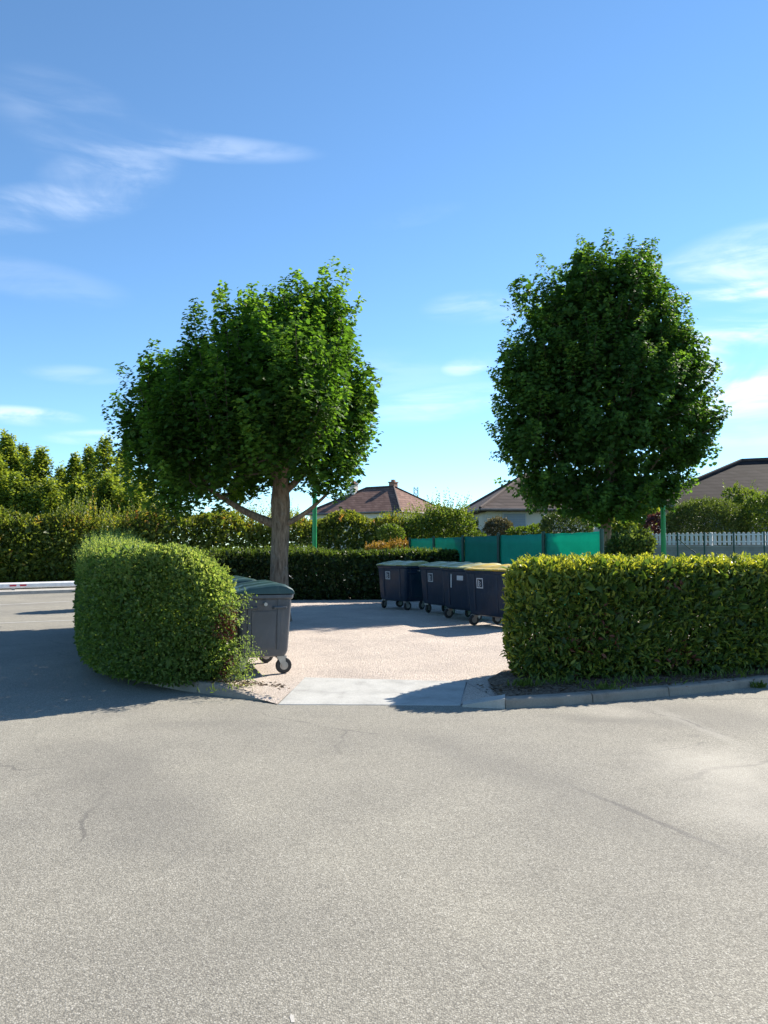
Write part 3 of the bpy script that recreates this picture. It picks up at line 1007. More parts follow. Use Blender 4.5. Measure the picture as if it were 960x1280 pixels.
def maple(label, base, D, trunk_top, trunk_r, lobes, leafm, n_plumes, per, leaf, spread, upness, fill, limbs, seed, plen=(0.6, 1.15), bot_cut=None, tint0=0.42, skew_top=0.0, jut=0.5, jmin=.15, fmax=1.0):
    """lobes: (x, y, rx, ry, depth offset) as metres are derived from the depth D"""
    global RNG
    RNG = np.random.default_rng(seed)
    random.seed(seed)
    k = D / 960
    root = empty('maple_tree', base)
    tag(root, label, 'tree', 'maple trees round the bin yard')
    items = []
    for (x, y, rx, ry, dz) in lobes:
        c = at(x, y, D) + Vector((0, dz, 0)) - Vector(base)
        items.append((tuple(c), (rx * k, (rx * 0.5 + ry * 0.5) * k if rx < 90 else rx * k * 0.95, ry * k)))
    f = f_ellipsoids(items)
    # plume tips on the lobes' surfaces
    P_, A_ = [], []
    tot = sum(r[0] * r[2] for _, r in items)
    for (c, r) in items:
        m = int(n_plumes * 3 * r[0] * r[2] / tot)
        d = norm(rnd3(m) + np.array([0, 0, 0.25 + skew_top]))
        p = np.array(c) + d * np.array(r) * (0.80 + 0.24 * RNG.random((m, 1)))
        others = f_ellipsoids([it for it in items if it[0] != c])(p) if len(items) > 1 else np.full(m, 9.)
        keep = others > 0.86
        p, d = p[keep], d[keep]
        m2 = int(n_plumes * r[0] * r[2] / tot)
        P_.append(p[:m2]); A_.append(norm(d[:m2] * np.array(1 / np.array(r)) * r[0] + np.array([0, 0, upness]) + rnd3(len(d[:m2])) * 0.15))
    tips, axes = np.concatenate(P_), np.concatenate(A_)
    n = len(tips)
    lens = plen[0] + (plen[1] - plen[0]) * RNG.random(n)
    jut_ = jut * RNG.random(n) ** 2 * np.clip(axes[:, 2] * 1.3 + .25, jmin, 1)
    tips = tips + axes * jut_[:, None]
    lens = lens + jut_
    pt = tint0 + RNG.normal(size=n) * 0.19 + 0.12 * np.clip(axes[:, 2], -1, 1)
    Pq, tip, nr, size, tint = plume_leaves(tips, axes, lens, per, leaf, spread, pt, tipg=0.5)
    # inner fill
    lo = np.min([np.array(c) - np.array(r) for c, r in items], 0)
    hi = np.max([np.array(c) + np.array(r) for c, r in items], 0)
    Pf, Nf, qf = sample_shell(f, lo, hi, fill, 0.0, 0.10, 1.1, seed, 0.6)
    kf = qf < fmax
    Pf, Nf, qf = Pf[kf], Nf[kf], qf[kf]
    tipf = Nf * 0.5 + rnd3(len(Pf)) * 0.7 + np.array([0, 0, -0.2])
    nf = np.array([0, 0, 1.0]) + rnd3(len(Pf)) * 0.45 + Nf * .3
    Pa = np.concatenate([Pq, Pf]); ta = np.concatenate([tip, tipf]); na = np.concatenate([nr, nf])
    sa = np.concatenate([size, leaf * (0.8 + 0.5 * RNG.random(len(Pf))) * np.where(qf < 0.62, 1.9, 1.0)])
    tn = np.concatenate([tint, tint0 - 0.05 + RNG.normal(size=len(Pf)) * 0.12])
    if bot_cut is not None:
        keep = Pa[:, 2] > bot_cut(Pa) + RNG.normal(size=len(Pa)) * .10
        Pa, ta, na, sa, tn = Pa[keep], ta[keep], na[keep], sa[keep], tn[keep]
    # trunk
    b = MB()
    H = trunk_top
    pts = [(0, 0, -0.1), (0.0, 0.0, 0.08), (0.01, 0, 0.35), (0.0, 0.01, H * 0.5), (0.03, 0, H * 0.8), (0.02, 0, H), (0.02, 0, H + 0.6), (0.10, .05, H + 1.6)]
    rs = [trunk_r * 1.7, trunk_r * 1.45, trunk_r * 1.12, trunk_r, trunk_r * 1.02, trunk_r * 1.12, trunk_r * 0.75, trunk_r * 0.45]
    b.tube(pts, rs, 14)
    tr = b.build('trunk', M['bark'], root, smooth=True)
    tops = []
    for (p, q, r0, r1) in limbs:
        pth = limb_path(p, q, 0.08, 0.06, 8)
        b = MB()
        b.tube(pth, [r0 + (r1 - r0) * t / 7 for t in range(8)], 9)
        b.build('limb', M['bark'], tr, smooth=True)
        tops += pth[3:]
    crown = leaves('crown', Pa, ta, na, sa, 1.0, tn, T_MAPLE, leafm, root)
    # twigs carry the plumes
    b = MB()
    tops = [Vector(p) for p in tops] + [Vector((0.05, 0, H + h)) for h in (0.5, 1.0, 1.5)]
    for i in range(0, n, 2):
        e = Vector(tips[i]) - Vector(axes[i]) * 0.12
        m_ = Vector(tips[i]) - Vector(axes[i]) * float(lens[i])
        s = min(tops, key=lambda p: (p - m_).length)
        if bot_cut is not None and any(q_.z < float(bot_cut(np.array([[*q_]]))[0]) + .12 for q_ in (m_, s.lerp(m_, .55), e)):
            continue
        b.tube([s, s.lerp(m_, .55) + Vector((0, 0, -.05)), m_, m_.lerp(e, .6), e], [.028, .02, .014, .009, .004], 4, cap=False)
    b.build('twig_sprays', M['twig'], crown)
    return root


def under(base, D, pix):
    """underside of a pruned crown: height above the base against distance along the crown"""
    k = D / 960
    xs = [at(x, y, D).x - base.x for x, y in pix]
    zs = [at(x, y, D).z - base.z for x, y in pix]
    return lambda P: np.interp(P[:, 0], xs, zs)


def dlimbs(base, D, trunk_top, pix, r0):
    out = []
    for (x, y, dy) in pix:
        q = at(x, y, D) + Vector((0, dy, 0)) - Vector(base)
        out.append(((0, 0, trunk_top - 0.1 + random.uniform(-.1, .2)), tuple(q), r0, r0 * 0.35))
    return out


D1 = 16.5
base1 = at(349, 700, D1); base1 = Vector((base1.x, D1, GZ))
lobes1 = [(252, 470, 42, 72, 0.1), (452, 500, 24, 60, 0.1), (205, 518, 54, 92, 0.2), (180, 540, 36, 60, 0.0), (248, 550, 68, 84, -0.6), (300, 445, 58, 98, 0.3), (395, 425, 62, 92, 0.3), (345, 400, 40, 50, 0.4), (368, 495, 86, 94, -1.1), (425, 535, 46, 84, 0.0),
          (300, 560, 84, 62, 0.9), (405, 568, 62, 48, -0.3), (240, 592, 66, 46, 0.0), (330, 520, 110, 74, 0.6), (300, 520, 70, 80, -0.8)]
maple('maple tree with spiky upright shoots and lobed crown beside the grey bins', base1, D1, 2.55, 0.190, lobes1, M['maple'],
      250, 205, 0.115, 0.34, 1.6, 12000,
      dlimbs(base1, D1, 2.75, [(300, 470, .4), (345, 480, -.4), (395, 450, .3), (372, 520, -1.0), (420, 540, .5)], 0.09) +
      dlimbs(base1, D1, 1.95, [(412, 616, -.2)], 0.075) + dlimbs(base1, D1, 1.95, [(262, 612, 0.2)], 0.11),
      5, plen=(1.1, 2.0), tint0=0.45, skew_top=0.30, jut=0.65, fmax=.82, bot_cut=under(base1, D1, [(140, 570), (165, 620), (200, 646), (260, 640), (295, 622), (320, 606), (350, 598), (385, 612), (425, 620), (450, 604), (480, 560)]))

D2 = 25.0
base2 = at(757, 700, D2); base2 = Vector((base2.x, D2, 0.3))
lobes2 = [(757, 505, 116, 120, 0), (757, 480, 70, 90, 0.3), (757, 392, 70, 82, 0), (712, 405, 60, 74, -.3), (802, 395, 56, 74, 0.2), (688, 475, 68, 86, 0.2), (832, 475, 62, 88, 0.1), (664, 540, 50, 66, 0),
          (852, 535, 46, 60, .2), (700, 598, 64, 46, 0), (806, 598, 60, 44, 0.1), (752, 622, 76, 42, -.4), (735, 345, 42, 40, 0), (797, 342, 38, 38, 0), (643, 455, 28, 34, 0), (652, 362, 16, 26, 0), (880, 520, 26, 34, 0)]
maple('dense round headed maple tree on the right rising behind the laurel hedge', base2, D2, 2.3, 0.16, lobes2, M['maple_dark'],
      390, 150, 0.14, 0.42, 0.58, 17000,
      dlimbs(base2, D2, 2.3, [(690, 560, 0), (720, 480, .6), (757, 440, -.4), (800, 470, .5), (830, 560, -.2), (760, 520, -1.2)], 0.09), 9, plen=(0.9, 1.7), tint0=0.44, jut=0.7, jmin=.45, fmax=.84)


def small_tree(name, label, cat, group, base, h, rad, mat, n, leaf, seed, narrow=True, tint0=0.5):
    global RNG
    RNG = np.random.default_rng(seed)
    random.seed(seed)
    root = empty(name, base)
    tag(root, label, cat, group)
    b = MB()
    b.tube([(0, 0, -.1), (0.02, 0, h * .3), (0, .03, h * .65), (0, 0, h * .93)], [.11, .09, .06, .02], 7)
    tr = b.build('trunk', M['bark'], root, smooth=True)
    # upright sprays around the trunk
    m = n // 26
    z = h * (0.12 + 0.88 * RNG.random(m) ** 0.85)
    prof = np.sin(np.clip((z / h - 0.04) / 0.99, 0, 1) ** 0.8 * math.pi) ** 0.7
    a = RNG.random(m) * 2 * math.pi
    rr = rad * prof * np.sqrt(0.25 + 0.75 * RNG.random(m)) * (0.85 + 0.3 * np.sin(a * 3 + z))
    tips = np.stack([rr * np.cos(a), rr * np.sin(a), z + 0.15 * RNG.normal(size=m)], 1)
    axes = norm(np.stack([np.cos(a) * .25, np.sin(a) * .25, np.ones(m)], 1) + rnd3(m) * .12)
    lens = 0.5 + 0.6 * RNG.random(m)
    Pq, tip, nr, size, tint = plume_leaves(tips, axes, lens, 26, leaf, 0.22, tint0 + RNG.normal(size=m) * .16, 0.1, 0.1)
    leaves('crown', Pq, tip, nr, size, 0.9, tint, T_QUAD, mat, root)
    return root


pop = [(-14, 556, 43, 1.25), (9, 540, 41, .95), (30, 552, 44, .9), (50, 560, 42, .95), (75, 583, 46, .85), (94, 568, 43, .75), (131, 545, 41, 1.05), (112, 560, 45, .9),
       (156, 556, 45, 1.1), (-2, 575, 39, 1.0), (182, 590, 44, 1.1), (20, 590, 38.5, 1.2), (62, 600, 38.5, 1.25), (100, 598, 38, 1.2), (140, 592, 38.5, 1.3), (170, 606, 38, 1.2)]
plab = ['slender poplar tree cut by the photo edge, tallest at far left behind the hedge', 'tallest pointed poplar tree near the left edge above the hedge',
        'poplar tree just right of the tallest pointed one by the left edge', 'poplar tree at the right end of the left edge clump of poplars',
        'shortest poplar tree in the dip between the two poplar clumps', 'thin poplar tree left of the broad pale poplar beside the maple',
        'broad pale poplar tree with rounded top nearest the maple crown', 'poplar tree tucked behind the left flank of the broad pale poplar',
        'poplar tree partly hidden by the left edge of the spiky maple crown', 'low front poplar tree at the left edge ahead of the pointed poplars',
        'poplar tree mostly hidden behind the left maple crown',
        'bushy young poplar just above the tall hedge under the tallest pointed poplar',
        'bushy young poplar just above the tall hedge, right of the left clump',
        'bushy young poplar above the tall hedge in the dip between clumps',
        'bushy young poplar above the tall hedge in front of the broad pale poplar',
        'bushy young poplar above the tall hedge below the maple crown edge']
for i, (x, y, D, rad) in enumerate(pop):
    p = at(x, y, D)
    small_tree('poplar_tree', plab[i], 'tree', 'poplar trees beyond the street hedge', (p.x, p.y, 0.0), p.z, rad * 1.35, M['poplar'], 9000, 0.19, 40 + i, tint0=0.50 + 0.08 * math.sin(i * 2.1))

# ------------------------------------------------------------------ hedges
RNG = np.random.default_rng(21)


def privet_h(P):
    t = np.clip((P[:, 0] - 1.15) / 0.75, 0, 1)
    return 1.55 - 0.30 * t * t * (3 - 2 * t)


def hedge(name, label, path, a, z0, h, n, tmpl, leafm, size, width, step=0.4, p=3.5, amp=0.06, ls=2.0, q0=0.55, hfun=None, inner=0, stems=0, cat='hedge', zlo=None, **kw):
    P = smooth_path([(x, y, 0) for x, y in path], step)
    root = empty(name, (0, 0, 0))
    o = Vector((path[len(path) // 2][0], path[len(path) // 2][1], z0))
    root.location = o
    tag(root, label, cat)
    pl = [(v.x - o.x, v.y - o.y) for v in P]
    f = f_band(pl, a, 0, h, p, hfun)
    f.prop = band_prop(pl, a, (h if hfun is None else hfun(np.array([[0, 0, 0.]])).max() * 1.25) * 1.12)
    xs, ys = [v[0] for v in pl], [v[1] for v in pl]
    hm = h if hfun is None else hfun(np.array([[0, 0, 0.]])).max() * 1.25
    lo = (min(xs) - a * 1.15, min(ys) - a * 1.15, 0.02)
    hi = (max(xs) + a * 1.15, max(ys) + a * 1.15, hm * 1.12)
    # sample along pieces so that long diagonal bands stay cheap
    fo = bush_leaves('foliage', f, lo, hi, n, tmpl, leafm, size, width, root, q0=q0, amp=amp, ls=ls, zrange=(0.6 * h, h), **kw)
    if inner:
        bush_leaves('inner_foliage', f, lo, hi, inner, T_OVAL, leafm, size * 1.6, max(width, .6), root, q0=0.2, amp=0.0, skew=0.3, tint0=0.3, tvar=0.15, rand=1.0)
    if stems:
        for k in range(stems):
            i = int((k + .5) / stems * (len(pl) - 1))
            x, y = pl[i]
            x += random.uniform(-.1, .1); y += random.uniform(-.1, .1)
            b = MB()
            b.tube([(x, y, -.05), (x + random.uniform(-.1, .1), y + random.uniform(-.1, .1), h * .25), (x + random.uniform(-.2, .2), y + random.uniform(-.2, .2), h * .6)], [.03, .022, .010], 6)
            b.build('stem', M['twig'], root)
    return root, f, lo, hi, fo


# right: laurel hedge
laurel_path = [(1.95, 9.34), (2.7, 9.50), (3.8, 9.82), (5.0, 10.22), (6.4, 10.9), (8.0, 11.9)]
root, f, lo, hi, fo = hedge('laurel_hedge', 'clipped laurel hedge with long glossy leaves and yellow green top on the right kerb', laurel_path, 0.47, 0.09, 1.33, 52000, T_LONG, M['laurel'],
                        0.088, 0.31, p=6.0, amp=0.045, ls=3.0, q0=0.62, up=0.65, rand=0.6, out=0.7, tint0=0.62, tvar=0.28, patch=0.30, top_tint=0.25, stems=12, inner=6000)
shoots('sprays', f, lo, hi, 1600, T_LONG, M['laurel'], 0.085, 0.36, 0.10, 5, root, tint0=0.93, tvar=0.10, lean=0.3)
# a few brown leaves low on the left end
k = 420
Pd = np.stack([RNG.normal(-2.85, .18, k), RNG.normal(-0.62, .25, k), np.abs(RNG.normal(0.0, .22, k)) + .03], 1) + np.array([0, 0, 0])
# (hedge origin is its fourth path point)
Pd[:, 0] += 0.0
keep = np.array(f(Pd) < 1.12)
leaves('dead_leaves', Pd[keep], rnd3(keep.sum()), rnd3(keep.sum()), 0.08 * np.ones(keep.sum()), 0.4, RNG.random(keep.sum()), T_LONG, M['deadleaf'], root)
for _ in range(1):
    P3, N3, q3 = sample_shell(f, lo, hi, 60000, 0.88, 0.05, 3.0, 0)
    sel = (lump(P3, 4.5, 7) > 0.48) & (P3[:, 2] < 1.15)
    P3, N3 = P3[sel][:420], N3[sel][:420]
    leaves('dead_leaves', P3, N3 * .6 + rnd3(len(P3)) * .6, N3 + rnd3(len(P3)) * .5, 0.085 * np.ones(len(P3)), 0.38, 0.4 + 0.3 * RNG.random(len(P3)), T_LONG, M['deadleaf'], root)

# left: small leaved rounded hedge
privet_path = [(-2.26, 9.0), (-2.58, 9.10), (-3.02, 9.46), (-3.58, 10.42), (-4.14, 11.9), (-4.82, 13.7), (-5.3, 15.4)]
root, f, lo, hi, fo = hedge('small_leaf_hedge', 'rounded small leaved hedge with shaggy top and reddish dead patches beside the grey bins', privet_path, 0.52, 0.05, 1.60, 100000, T_OVAL, M['privet'],
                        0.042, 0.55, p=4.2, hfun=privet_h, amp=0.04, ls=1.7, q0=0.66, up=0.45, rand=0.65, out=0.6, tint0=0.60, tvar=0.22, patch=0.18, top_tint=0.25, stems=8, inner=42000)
shoots('sprays', f, lo, hi, 6500, T_OVAL, M['privet'], 0.036, 0.5, 0.26, 12, root, tint0=0.86, tvar=0.12, lean=0.30, minz=0.08, gap=2.2)
P3, N3, q3 = sample_shell(f, lo, hi, 200000, 0.86, 0.07, 3.2, 0)
gx = P3 + np.array(root.location)
for (tx, ty, tz, s) in ((265, 785, .85, .14), (232, 775, .9, .10), (288, 838, .35, .10), (245, 805, .6, .10), (285, 770, 1.0, .10)):
    tp = np.array(at(tx, ty, 8.85))
    sel = (np.linalg.norm(gx - tp, axis=1) < s * 1.7) & (RNG.random(len(gx)) < 0.5)
    if sel.sum():
        Q3, M3 = P3[sel][:260], N3[sel][:260]
        leaves('dead_leaves', Q3 + M3 * 0.02, M3 * .6 + rnd3(len(Q3)) * .6, M3 + rnd3(len(Q3)) * .5, 0.045 * np.ones(len(Q3)), 0.5, 0.35 * RNG.random(len(Q3)), T_OVAL, M['deadleaf'], root)
# loose sprays leaning out at the bin end of the hedge
Pt, At, Lt = [], [], []
for (tx, ty) in ((318, 752), (312, 800), (308, 775), (316, 845), (320, 815), (312, 830), (308, 858)):
    Pt.append(np.array(at(tx, ty, 8.75)) - np.array(root.location)); At.append((1.0, -.25, .35)); Lt.append(.5)
m_ = 5 * len(Pt)
Pq, tip, nr, sz, ti = plume_leaves(np.repeat(np.array(Pt), 5, 0) + RNG.normal(size=(m_, 3)) * .05, norm(np.repeat(np.array(At), 5, 0) + rnd3(m_) * .2), np.repeat(Lt, 5), 60, 0.044, .09, .7 + RNG.normal(size=m_) * .08, .1, 0.0)
leaves('sprays', Pq, tip, nr, sz, 0.55, ti, T_OVAL, M['privet'], root)

# low hedge along the back of the yard
back_path = [(-7.2, 20.6), (-6.0, 22.0), (-4.6, 23.2), (-3.0, 23.6), (-1.0, 23.7), (0.9, 23.9), (2.2, 24.3)]
root, f, lo, hi, fo = hedge('low_hedge', 'low dark green hedge with bright new growth along the back of the gravel yard', back_path, 0.5, 0.05, 1.44, 32000, T_OVAL, M['hedge_dark'],
                        0.095, 0.5, p=4.5, amp=0.08, ls=2.2, q0=0.6, up=0.3, rand=0.7, tint0=0.36, tvar=0.18, top_tint=0.3, stems=6, inner=14000)
shoots('sprays', f, lo, hi, 1500, T_OVAL, M['lime'], 0.08, 0.4, 0.30, 7, root, tint0=0.45, tvar=0.15, lean=0.2, minz=0.5, gap=1.6)

# tall loose hedge across the street
tall_path = [(-27, 20.3), (-20.5, 25.8), (-15.6, 30.0), (-10.5, 34.2), (-5, 38.2), (0.5, 41.4), (4.4, 43.2)]


def tall_h(P):
    return 2.95 + 0.22 * np.sin(P[:, 0] * 0.9) + 0.18 * np.sin(P[:, 0] * 2.3 + 1) + 0.15 * np.clip(P[:, 0] / 10, -1, 1)


root, f, lo, hi, fo = hedge('tall_hedge', 'tall loose mixed hedge with orange tinged tips across the street behind the white rail', tall_path, 1.0, 0.0, 3.0, 50000, T_OVAL, M['hedge_tall'],
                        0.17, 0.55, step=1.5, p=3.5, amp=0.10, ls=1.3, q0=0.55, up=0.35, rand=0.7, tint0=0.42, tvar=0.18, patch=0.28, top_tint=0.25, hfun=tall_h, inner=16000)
shoots('sprays', f, lo, hi, 2400, T_OVAL, M['hedge_tall'], 0.16, 0.45, 1.05, 10, root, tint0=0.62, tvar=0.16, lean=0.18, minz=0.35, gap=1.1)


# bushes -------------------------------------------------------------------
def bush(name, label, cat, spec, D, leafm, n, leaf, z0=0.0, amp=0.10, ls=2.5, tint0=0.45, sprigs=0, slen=0.3, trunk=False, tmpl=T_OVAL, width=0.55, dscale=1.0, patch=0.15):
    """spec: lobes (x, y, rx, ry) as seen at depth D"""
    k = D / 960
    cx = sum(s[0] for s in spec) / len(spec)
    p = at(cx, 690, D)
    root = empty(name, (p.x, p.y, z0))
    tag(root, label, cat)
    items = []
    for (x, y, rx, ry) in spec:
        c = at(x, y, D) - root.location
        items.append((tuple(c), (rx * k, rx * k * dscale, ry * k)))
    f = f_ellipsoids(items)
    lo = np.min([np.array(c) - np.array(r) * 1.15 for c, r in items], 0)
    hi = np.max([np.array(c) + np.array(r) * 1.15 for c, r in items], 0)
    lo[2] = max(lo[2], 0.03)
    bush_leaves('foliage', f, lo, hi, n, tmpl, leafm, leaf, width, root, q0=0.5, amp=amp, ls=ls, tint0=tint0, tvar=0.18, patch=patch)
    if sprigs:
        shoots('sprays', f, lo, hi, sprigs, tmpl, leafm, leaf * .9, width, slen, 7, root, tint0=tint0 + .2, lean=.2, minz=0.2)
    zc = min(c[2] for c, r in items)
    b = MB()
    b.tube([(0, 0, -.05), (.03, .02, max(.2, zc * .5)), (items[0][0][0] * .5, 0, max(.35, zc))], [.06, .045, .02], 6)
    b.build('stem', M['twig'], root)
    return root


RNG = np.random.default_rng(77)
bush('shrub', 'feathery light green shrub between the tall hedge and the pale house', 'shrub',
     [(556, 656, 34, 20), (574, 662, 20, 22), (536, 662, 28, 17)], 40.5, M['lime'], 4200, 0.17, 0.0, sprigs=160, slen=.9, tint0=.45)
bush('shrub', 'orange tinted low shrub between the low dark hedge and the green screen', 'shrub', [(478, 688, 22, 9), (499, 686, 15, 9)], 28.5, M['orange'], 2200, 0.09, 0.0, tint0=.55, sprigs=60, slen=.2)
bush('shrub', 'small pale green round shrub above the orange tinted shrub', 'shrub', [(488, 667, 16, 11), (486, 682, 9, 14)], 30.5, M['lime'], 1800, 0.10, 0.0, tint0=.38)
bush('round_bush', 'grey brown round bush in front of the pale house wall', 'bush', [(624, 662, 17, 13), (612, 668, 10, 10)], 38, M['greybush'], 2200, 0.12, 0.8, tint0=.5, sprigs=60, slen=.25)
bush('hedge_clump', 'bright green low clump behind the middle panels of the green screen', 'bush', [(655, 668, 22, 9), (672, 664, 14, 9), (596, 672, 12, 8)], 36, M['lime'], 2600, 0.12, 0.8, tint0=.3)
bush('clipped_bush', 'smooth dark green clipped bush behind the right panels of the green screen', 'bush', [(703, 658, 28, 18), (722, 660, 20, 16)], 33, M['hedge_dark'], 3600, 0.10, 0.8, amp=.04, tint0=.55)
bush('garden_tree', 'mid green leafy garden tree seen between the round maple and the green pole', 'tree', [(795, 650, 24, 20), (780, 660, 18, 16), (808, 640, 14, 14)], 36, M['poplar'], 3400, 0.15, 0.9, tint0=.45, sprigs=60, slen=.4)
bush('shrub', 'purple flowering shrub just left of the green pole', 'shrub', [(817, 657, 11, 12), (824, 650, 8, 8)], 33.5, M['purple'], 1200, 0.10, 0.9, tint0=.55)
bush('shrub', 'yellow green shrub beside the trunk of the round maple', 'shrub', [(774, 668, 13, 11), (786, 664, 10, 10)], 27.5, M['lime'], 1500, 0.11, 0.6, tint0=.5, sprigs=40, slen=.3)
bush('shrub', 'dark leafy shrub right of the maple trunk in front of the picket fence', 'shrub', [(790, 686, 27, 20), (802, 680, 16, 15), (774, 692, 16, 16)], 20.5, M['hedge_dark'], 3600, 0.11, 0.05, tint0=.75, sprigs=70, slen=.2)
bush('dome_hedge', 'wide clipped dome shaped hedge behind the white picket fence', 'hedge', [(882, 652, 48, 27), (865, 658, 34, 22), (905, 655, 34, 26)], 32, M['hedge_dark'], 22000, 0.075, 0.9, amp=.035, tint0=.70, sprigs=420, slen=.16, patch=.08)
bush('shrub', 'yellow green tall shrub rising behind the clipped dome hedge', 'shrub', [(915, 622, 12, 13), (934, 626, 15, 14), (925, 640, 22, 22)], 34.5, M['lime'], 2800, 0.13, 0.9, tint0=.5, sprigs=60, slen=.4)
bush('shrub', 'yellow green bush at the right edge beside the clipped dome hedge', 'shrub', [(952, 645, 22, 24), (975, 640, 26, 28), (938, 655, 16, 16)], 31, M['lime'], 3800, 0.12, 0.9, tint0=.35, sprigs=60, slen=.3)


# ------------------------------------------------------------------ bins
def make_bin(name, w, d, H, bodym, lidm, wheel_r=0.10):
    """four wheeled bin: long side along x, front towards -y, origin on the ground in the middle"""
    root = empty(name, (0, 0, 0))
    zb, zr = 0.21, H - 0.17
    b = MB()
    rings = [rrect(w * .74, d * .66, .08, zb), rrect(w * .84, d * .78, .08, zb + .02), rrect(w * .87, d * .84, .07, zb + .08),
             rrect(w * .94, d * .92, .06, zr - .13), rrect(w * .943, d * .923, .06, zr - .12), rrect(w * .943, d * .923, .06, zr - .02)]
    b.loft(rings)
    # vertical ribs on the long sides and the ends
    for sx in (-.27, .27):
        for sy in (-1, 1):
            b.loft([rrect(.05, .03, .006, zb + .10, w * sx, sy * d * .422, 2), rrect(.06, .03, .006, zr - .03, w * sx, sy * d * .462, 2)])
    for sx in (-1, 1):
        for sy in (-.26, .24):
            b.loft([rrect(.03, .045, .006, zb + .10, sx * w * .436, d * sy, 2), rrect(.03, .05, .006, zr - .03, sx * w * .471, d * sy, 2)])
        b.loft([rrect(.03, d * .40, .006, zb + .12, sx * w * .432, -.01, 2), rrect(.03, d * .44, .006, zr - .20, sx * w * .462, -.01, 2)])
    body = b.build('body', bodym, root, smooth=True, angle=35)
    b = MB()
    b.loft([rrect(w * .95, d * .93, .06, zr - .06), rrect(w * .975, d * .96, .07, zr - .05), rrect(w, d * .985, .08, zr - .035), rrect(w, d * .985, .08, zr), rrect(w * .96, d * .93, .07, zr + .004)])
    b.build('rim', bodym, root, smooth=True, angle=35)
    # lid: low at the front, highest towards the back, with raised ribs
    prof = [(-.50, .012), (-.485, .045), (-.38, .062), (-.30, .070), (-.27, .088), (.00, .118), (.16, .132), (.26, .136), (.36, .118), (.46, .075), (.495, .04), (.50, .012)]
    b = MB()
    rings = []
    for xs, s, yy in ((-.5, .50, .98), (-.494, .80, .99), (-.475, .95, 1), (-.43, 1.0, 1), (-.36, 1.0, 1), (-.34, .90, 1), (-.03, .90, 1), (-.01, 1.0, 1), (.01, 1.0, 1), (.03, .90, 1), (.34, .90, 1),
                      (.36, 1.0, 1), (.43, 1.0, 1), (.475, .95, 1), (.494, .80, .99), (.5, .50, .98)):
        ring = [Vector((xs * w * 1.0, y * d * yy, zr + z * (s if 0.02 < z else 1))) for y, z in prof]
        rings.append(ring)
    b.loft([list(reversed(r)) for r in rings])
    lid = b.build('lid', lidm, root, smooth=True, angle=32)
    for sx in (-.3, .3):
        b = MB()
        b.tube([(w * sx - .10, -d * .50, zr + .02), (w * sx - .09, -d * .53, zr + .035), (w * sx + .09, -d * .53, zr + .035), (w * sx + .10, -d * .50, zr + .02)], .013, 6)
        b.build('lid_grip', lidm, lid, smooth=True)
    for sx in (-.32, .32):
        b = MB()
        b.tube([(w * sx - .08, d * .505, zr + .0), (w * sx + .08, d * .505, zr + .0)], .022, 8)
        b.build('hinge', bodym, root, smooth=True)
    # end handles and lifting pins
    for sx in (-1, 1):
        xx = sx * w * .468
        for (y0, y1) in ((.14, .36), (-.36, -.14)):
            b = MB()
            b.tube([(xx, d * y0, zr - .16), (xx + sx * .055, d * y0 + .01, zr - .15), (xx + sx * .055, d * y1 - .01, zr - .15), (xx, d * y1, zr - .16)], .014, 7)
            b.build('handle', bodym, root, smooth=True)
        b = MB()
        b.tube([(sx * w * .46, 0, zr - .11), (sx * (w * .5 + .03), 0, zr - .11)], .022, 10)
        b.build('lifting_pin', M['zinc'], root, smooth=True)
    for sx in (-1, 1):
        for sy in (-1, 1):
            cx, cy = sx * w * .36, sy * d * .31
            rot = Matrix.Translation((cx, cy, 0)) @ Matrix.Rotation(R(random.uniform(62, 112) * random.choice((-1, 1))), 4, 'Z')
            b = MB()
            b.box((-.06, -.055, zb - .012), (.06, .055, zb + .012))
            off = .035
            for s in (-1, 1):
                b.add([(-.05, s * .036 - .003, zb - .01), (.05, s * .036 - .003, zb - .01), (off + .022, s * .036 - .003, wheel_r - .015), (off - .022, s * .036 - .003, wheel_r - .015),
                       (-.05, s * .036 + .003, zb - .01), (.05, s * .036 + .003, zb - .01), (off + .022, s * .036 + .003, wheel_r - .015), (off - .022, s * .036 + .003, wheel_r - .015)],
                      [(0, 1, 2, 3), (7, 6, 5, 4), (0, 4, 5, 1), (1, 5, 6, 2), (2, 6, 7, 3), (3, 7, 4, 0)])
            b.v = [tuple(rot @ Vector(p)) for p in b.v]
            cst = b.build('caster', M['zinc'], root)
            b = MB()
            wc = Vector((off, 0, wheel_r))
            n = 20
            rings = []
            for (yy, r) in ((-.026, wheel_r * .80), (-.024, wheel_r * .94), (-.012, wheel_r), (.012, wheel_r), (.024, wheel_r * .94), (.026, wheel_r * .80)):
                rings.append([wc + Vector((r * math.cos(2 * math.pi * k / n), yy, r * math.sin(2 * math.pi * k / n))) for k in range(n)])
            b.loft(rings)
            b.v = [tuple(rot @ Vector(p)) for p in b.v]
            b.build('wheel', M['rubber'], cst, smooth=True)
            b = MB()
            b.tube([wc + Vector((0, y_, 0)) for y_ in (-.044, -.032, -.031, .031, .032, .044)], [.014, .014, wheel_r * .52, wheel_r * .52, .014, .014], 14)
            b.v = [tuple(rot @ Vector(p)) for p in b.v]
            b.build('hub', M['zinc'], cst, smooth=True)
    return root


